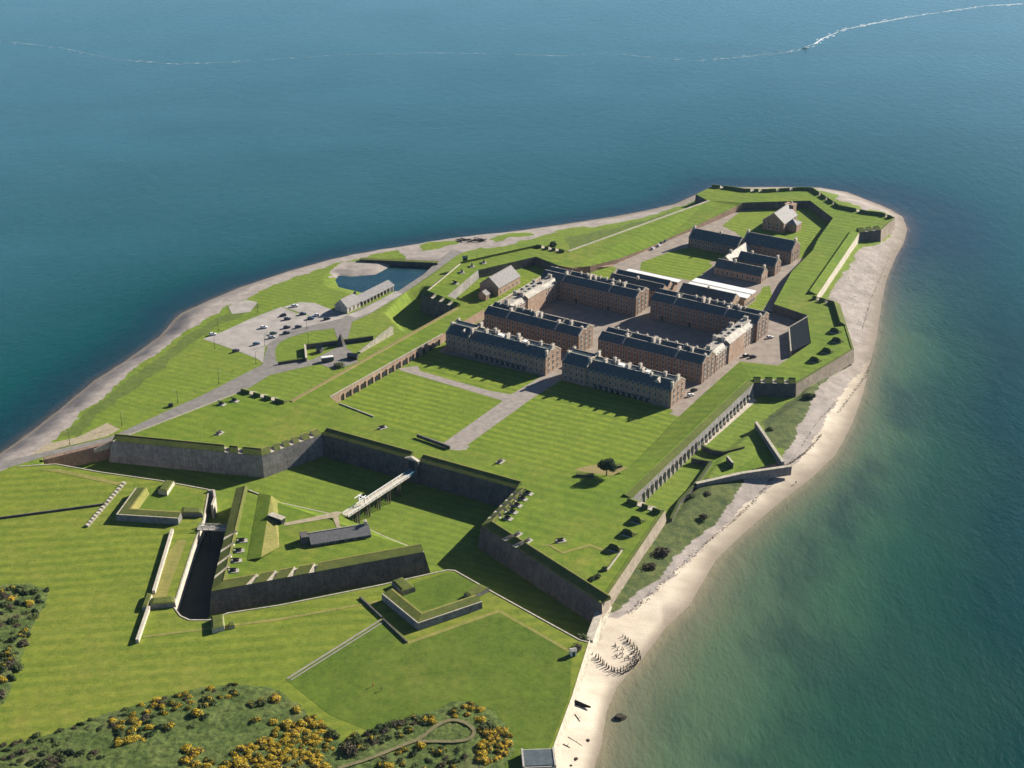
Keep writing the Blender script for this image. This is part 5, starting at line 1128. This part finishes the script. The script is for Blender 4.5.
for i in range(34):
    t = rr.random(); a = P(615+24*t+rr.uniform(-2, 2), 650+6*t+rr.uniform(-4, 7), -4.2); z = lz(a)
    MB().cyl((a.x, a.y, z-.3), (a.x+rr.uniform(-.3, .3), a.y+rr.uniform(-.2, .2), z+rr.uniform(.6, 1.5)), .15, .11, 6).build('stake', 'timber', gr)
wr = thing('wreck', 'dark wedge shaped piece of timber wreck on the sand', 'wreck', tuple(P(581, 703.5, -2.6)), R(-12)); wr.location.z = lz(wr.location)+.3
MB().add([(-2.2, -.8, -.5), (3.6, -.3, -.5), (3.6, .2, -.5), (-2.2, 1.0, -.5), (-2.4, -.6, 1.4), (3.6, -.1, .1), (-2.4, .8, 1.5), (-1.4, 0, 1.7)], [(0, 1, 5, 4), (1, 2, 5), (2, 3, 6, 5), (3, 0, 4, 6), (4, 5, 7), (5, 6, 7), (6, 4, 7)]).build('hull', 'darkwood', wr, local=True)
for i in range(3): MB().cyl((-1.6+i*.9, -.2, .9), (-1.9+i*.9, .1, 2.4-.5*i), .12, .08, 6).build('rib', 'darkwood', wr, local=True)
def log(label, a, b, z, r=.16):
    o = MB(); p, q = P(*a, z), P(*b, z); p.z = lz(p)+.1; q.z = lz(q)+.1; o.cyl(p, q, r, r*.7, 7); d = (q-p).normalized(); m_ = p.lerp(q, .6); o.cyl(m_, m_+perp(d)*1.1+Vector((0, 0, .4)), r*.6, r*.3, 6); tag(o.build('driftwood', 'darkwood'), label, 'driftwood')
log('driftwood branch lying just below the wreck', (575, 714), (580, 720), -3); log('driftwood pole near the bottom of the beach wall', (563, 745), (570, 747), -3, .2); log('short driftwood stick across the sand', (568, 738), (582, 743), -3.4, .1)
def rock(label, p, r, seed, mat='weed'):
    rr = random.Random(seed); mb = MB(); N = 9; rings = []
    for i, (f, z) in enumerate(((1, -.3), (.95, .35), (.6, .7))):
        rings.append([Vector((math.cos(2*math.pi*k/N)*r*f*rr.uniform(.7, 1.2), math.sin(2*math.pi*k/N)*r*f*rr.uniform(.6, 1.1), z*r*.6)) for k in range(N)])
    for a, b in zip(rings, rings[1:]):
        for k in range(N): mb.add([a[k], a[(k+1) % N], b[(k+1) % N], b[k]], [(0, 1, 2, 3)])
    mb.poly(rings[-1]); o = mb.build('rock', mat); p.z = max(lz(p)+.15*r, -5.9); o.location = p; tag(o, label, 'rock')
rock('dark weedy rock awash at the edge of the shallows', P(620, 717.5, -5.9), 2.4, 1)
for i, (x, y, r_) in enumerate(((588, 737, .7), (576, 757, .8), (571, 764, .5))): rock(('small dark stone on the open sand', 'larger stone low on the sand by the bottom edge', 'tiny stone nearest the bottom beach wall')[i], P(x, y, -3.5)+Vector((0, 0, .0)), r_, i+4)
# wrack line of weed along the beach, one mass nobody could count
wm = MB(); rr = random.Random(11)
for pl, w_, nn_c in (([(822, 434), (806, 452), (793, 462), (778, 470)], 1.2, 130), ([(838, 400), (820, 420), (790, 464)], .8, 40), ([(776, 474), (754, 500), (730, 522), (702, 545)], 1.3, 110), ([(702, 545), (676, 572), (650, 596), (628, 616)], 2.6, 90), ([(879, 345), (864, 375), (838, 412)], 1.6, 130), ([(889, 255), (870, 300), (862, 330)], 1.0, 60)):
    ps = [P(a, b, -3.6) for a, b in pl]
    for _ in range(nn_c*4):
        t = rr.uniform(0, len(ps)-1.001); i = int(t); p = ps[i].lerp(ps[i+1], t-i)+Vector((rr.gauss(0, w_*.28), rr.gauss(0, w_*.28), 0)); z = lz(p)
        a = rr.gauss(math.atan2((ps[i+1]-ps[i]).y, (ps[i+1]-ps[i]).x), .5); s_ = rr.uniform(.15, .6); d = Vector((math.cos(a), math.sin(a), 0))*s_; e = perp(d)*rr.uniform(.3, .7)
        p.z = z+.02; wm.add([p-d, p-e*.6, p+d, p+e*.6, p+Vector((0, 0, .12))], [(0, 1, 4), (1, 2, 4), (2, 3, 4), (3, 0, 4)])
tag(wm.build('seaweed', 'weed'), kind='stuff')
# driftwood heap by the landing yard
dh = thing('driftwood_heap', 'long heap of dark timber on the gravel landing yard', 'timber heap', P(471, 241, 0)); rr = random.Random(4); mb = MB()
for i in range(40):
    p = P(458+rr.uniform(0, 26), 242-rr.uniform(0, 2.6), 0); a = rr.uniform(-.6, .6); d = Vector((math.cos(a), math.sin(a), rr.uniform(-.1, .1)))*rr.uniform(1.2, 2.6); z = rr.uniform(.1, 1.4)
    mb.cyl(p-d+Vector((0, 0, z)), p+d+Vector((0, 0, z)), .22, .18, 6)
mb.build('timbers', 'timber', dh)
# stones of the shingle bank under the pale wall: uneven, uncountable
sm = MB(); rr = random.Random(8)
for _ in range(1500):
    x, y = rr.uniform(800, 905), rr.uniform(235, 335)
    p = P(x, y, -3)
    px, py = x, y
    if not bool(inside(np.array([px]), np.array([py]), [(828, 300), (862, 246), (884, 242), (900, 226), (905, 235), (890, 262), (872, 320), (858, 335), (850, 300)])[0]): continue
    z = lz(p); r_ = rr.uniform(.2, .75)
    sm.add([(p.x-r_, p.y, z-.1), (p.x, p.y-r_*.8, z-.1), (p.x+r_, p.y, z-.1), (p.x, p.y+r_*.8, z-.1), (p.x+.1, p.y, z+r_*.3)], [(0, 1, 4), (1, 2, 4), (2, 3, 4), (3, 0, 4)])
tag(sm.build('shingle', 'gravel'), kind='stuff')
# ------------------------------------------------------------------ people and boat
def person(label, p, rz, top='jacket', stride=.28):
    root = thing('person', label, 'person', p, rz)
    J = dict(pel=(0, 0, .95), sp=(0, 0, 1.2), ch=(0, 0, 1.42), nk=(0, 0, 1.54), hd=(.02, 0, 1.68), ht=(.02, 0, 1.78))
    vs = [J['pel'], J['sp'], J['ch'], J['nk'], J['hd'], J['ht']]; rad = [.15, .14, .17, .065, .105, .07]; ed = [(0, 1), (1, 2), (2, 3), (3, 4), (4, 5)]
    for s_ in (-1, 1):
        k = len(vs); st = stride*s_
        vs += [(0, s_*.1, .9), (st*.5, s_*.1, .5), (st, s_*.1, .08), (st+.16, s_*.1, .04)]; rad += [.1, .075, .05, .045]; ed += [(0, k), (k, k+1), (k+1, k+2), (k+2, k+3)]
        k = len(vs); vs += [(0, s_*.21, 1.42), (-st*.5, s_*.27, 1.15), (-st*.6+.12, s_*.26, .9), (-st*.6+.2, s_*.26, .8)]; rad += [.065, .05, .04, .035]; ed += [(2, k), (k, k+1), (k+1, k+2), (k+2, k+3)]
    me = bpy.data.meshes.new('body'); me.from_pydata(vs, ed, []); o = bpy.data.objects.new('body', me); COL.objects.link(o); o.parent = root
    md = o.modifiers.new('skin', 'SKIN'); sd = o.modifiers.new('sub', 'SUBSURF'); sd.levels = sd.render_levels = 1
    for i, r_ in enumerate(rad): me.skin_vertices[0].data[i].radius = (r_, r_)
    me.skin_vertices[0].data[0].use_root = True; me.materials.append(M[top])
    MB().cyl((.02, 0, 1.70), (.0, 0, 1.81), .115, .08, 8).build('hair', 'timber', root, local=True)
for x, y, z, a, t, lb in ((373, 686.5, GZ+.06, 150, 'redcoat', 'person in a reddish top walking on the plain field, left of the pair'), (381.5, 690.5, GZ+.06, 170, 'jacket', 'person in a dark jacket walking on the plain field, right of the pair')):
    person(lb, P(x, y, z), R(a), t)
for x, y, a, t, lb in ((780, 477, 60, 'redcoat', 'person in a reddish top walking on the sand near the outwork tip'), (796, 482, 230, 'jacket', 'person in a dark jacket near the water below the outwork')):
    p = P(x, y, -4.5); p.z = lz(p); person(lb, p, R(a), t)
bt = thing('motorboat', 'small white motorboat turning at the end of its foam wake', 'boat', P(806, 48.5, SEA+.1), R(25))
MB().add([(-3.5, -1.2, .9), (1.5, -1.2, 1.0), (4.2, 0, 1.3), (1.5, 1.2, 1.0), (-3.5, 1.2, .9), (-3.3, -.8, -.3), (1.2, -.7, -.3), (3.2, 0, -.1), (1.2, .7, -.3), (-3.3, .8, -.3)], [(0, 1, 2, 3, 4), (0, 5, 6, 1), (1, 6, 7, 2), (2, 7, 8, 3), (3, 8, 9, 4), (4, 9, 5, 0), (5, 9, 8, 7, 6)]).build('hull', 'white', bt, local=True)
MB().add([(-1.2, -.8, .9), (1.2, -.8, 1.0), (.6, -.7, 2.2), (-1.2, -.7, 2.2), (-1.2, .8, .9), (1.2, .8, 1.0), (.6, .7, 2.2), (-1.2, .7, 2.2)], [(0, 1, 2, 3), (5, 4, 7, 6), (1, 5, 6, 2), (4, 0, 3, 7), (3, 2, 6, 7)]).build('cabin', 'white', bt, local=True)
MB().abox(-3.8, -3.4, -.3, .3, .3, 1.5).build('outboard_motor', 'iron', bt, local=True)
bn = thing('litter_bin', 'dark boxy bin standing on the roadside lawn', 'bin', P(171, 406.5, 0)); MB().abox(-1.1, 1.1, -.7, .7, 0, 1.5).build('body', 'door', bn, local=True); MB().abox(-1.15, 1.15, -.75, .75, 1.5, 1.65).build('lid', 'iron', bn, local=True)
# ------------------------------------------------------------------ air, light, camera
HAZE_D = 0.00002
if HAZE_D:
    hb = MB().abox(-1500, 1500, -120, 3200, -13.5, 326).build('haze', 'white'); hb.data.materials.clear()
    hm = bpy.data.materials.new('haze_air'); hm.use_nodes = True; nt = hm.node_tree; nt.nodes.clear()
    oo = nt.nodes.new('ShaderNodeOutputMaterial'); pv = nt.nodes.new('ShaderNodeVolumePrincipled'); pv.inputs['Density'].default_value = HAZE_D; pv.inputs['Color'].default_value = (.42, .72, 1, 1); pv.inputs['Anisotropy'].default_value = .3
    nt.links.new(pv.outputs[0], oo.inputs['Volume']); hb.data.materials.append(hm); tag(hb, kind='stuff')
w = bpy.data.worlds.new('World'); sc.world = w; w.use_nodes = True; nt = w.node_tree; nt.nodes.clear()
oo = nt.nodes.new('ShaderNodeOutputWorld'); bg = nt.nodes.new('ShaderNodeBackground'); sk = nt.nodes.new('ShaderNodeTexSky')
sk.sky_type = 'NISHITA'; sk.sun_disc = False; sk.sun_elevation = R(EL); sk.sun_rotation = R(90-AZ); sk.altitude = 100; sk.air_density = .55; sk.dust_density = .3; sk.ozone_density = 3.0
nt.links.new(sk.outputs[0], bg.inputs[0]); bg.inputs[1].default_value = .05; nt.links.new(bg.outputs[0], oo.inputs[0])
sl = bpy.data.lights.new('Sun', 'SUN'); sl.energy = 5.0; sl.angle = R(.53); sl.color = (1, .92, .80); so = bpy.data.objects.new('Sun', sl); COL.objects.link(so)
sd = Vector((math.cos(R(EL))*math.cos(R(AZ)), math.cos(R(EL))*math.sin(R(AZ)), math.sin(R(EL)))); so.rotation_euler = sd.to_track_quat('Z', 'Y').to_euler(); so.location = (0, 0, 500)
cd = bpy.data.cameras.new('Camera'); co = bpy.data.objects.new('Camera', cd); COL.objects.link(co); sc.camera = co
cd.sensor_width = 36; cd.lens = F/1024*36; cd.clip_start = 1; cd.clip_end = 40000; co.location = (0, 0, H); co.rotation_euler = (math.pi/2-TH, 0, 0)
sc.view_settings.view_transform = 'Standard'; sc.view_settings.look = 'None'; sc.view_settings.gamma = 1; sc.view_settings.exposure = 1.2
sc.render.engine = 'CYCLES'; sc.cycles.use_denoising = True; sc.cycles.max_bounces = 5; sc.cycles.volume_bounces = 0; sc.cycles.volume_step_rate = 4
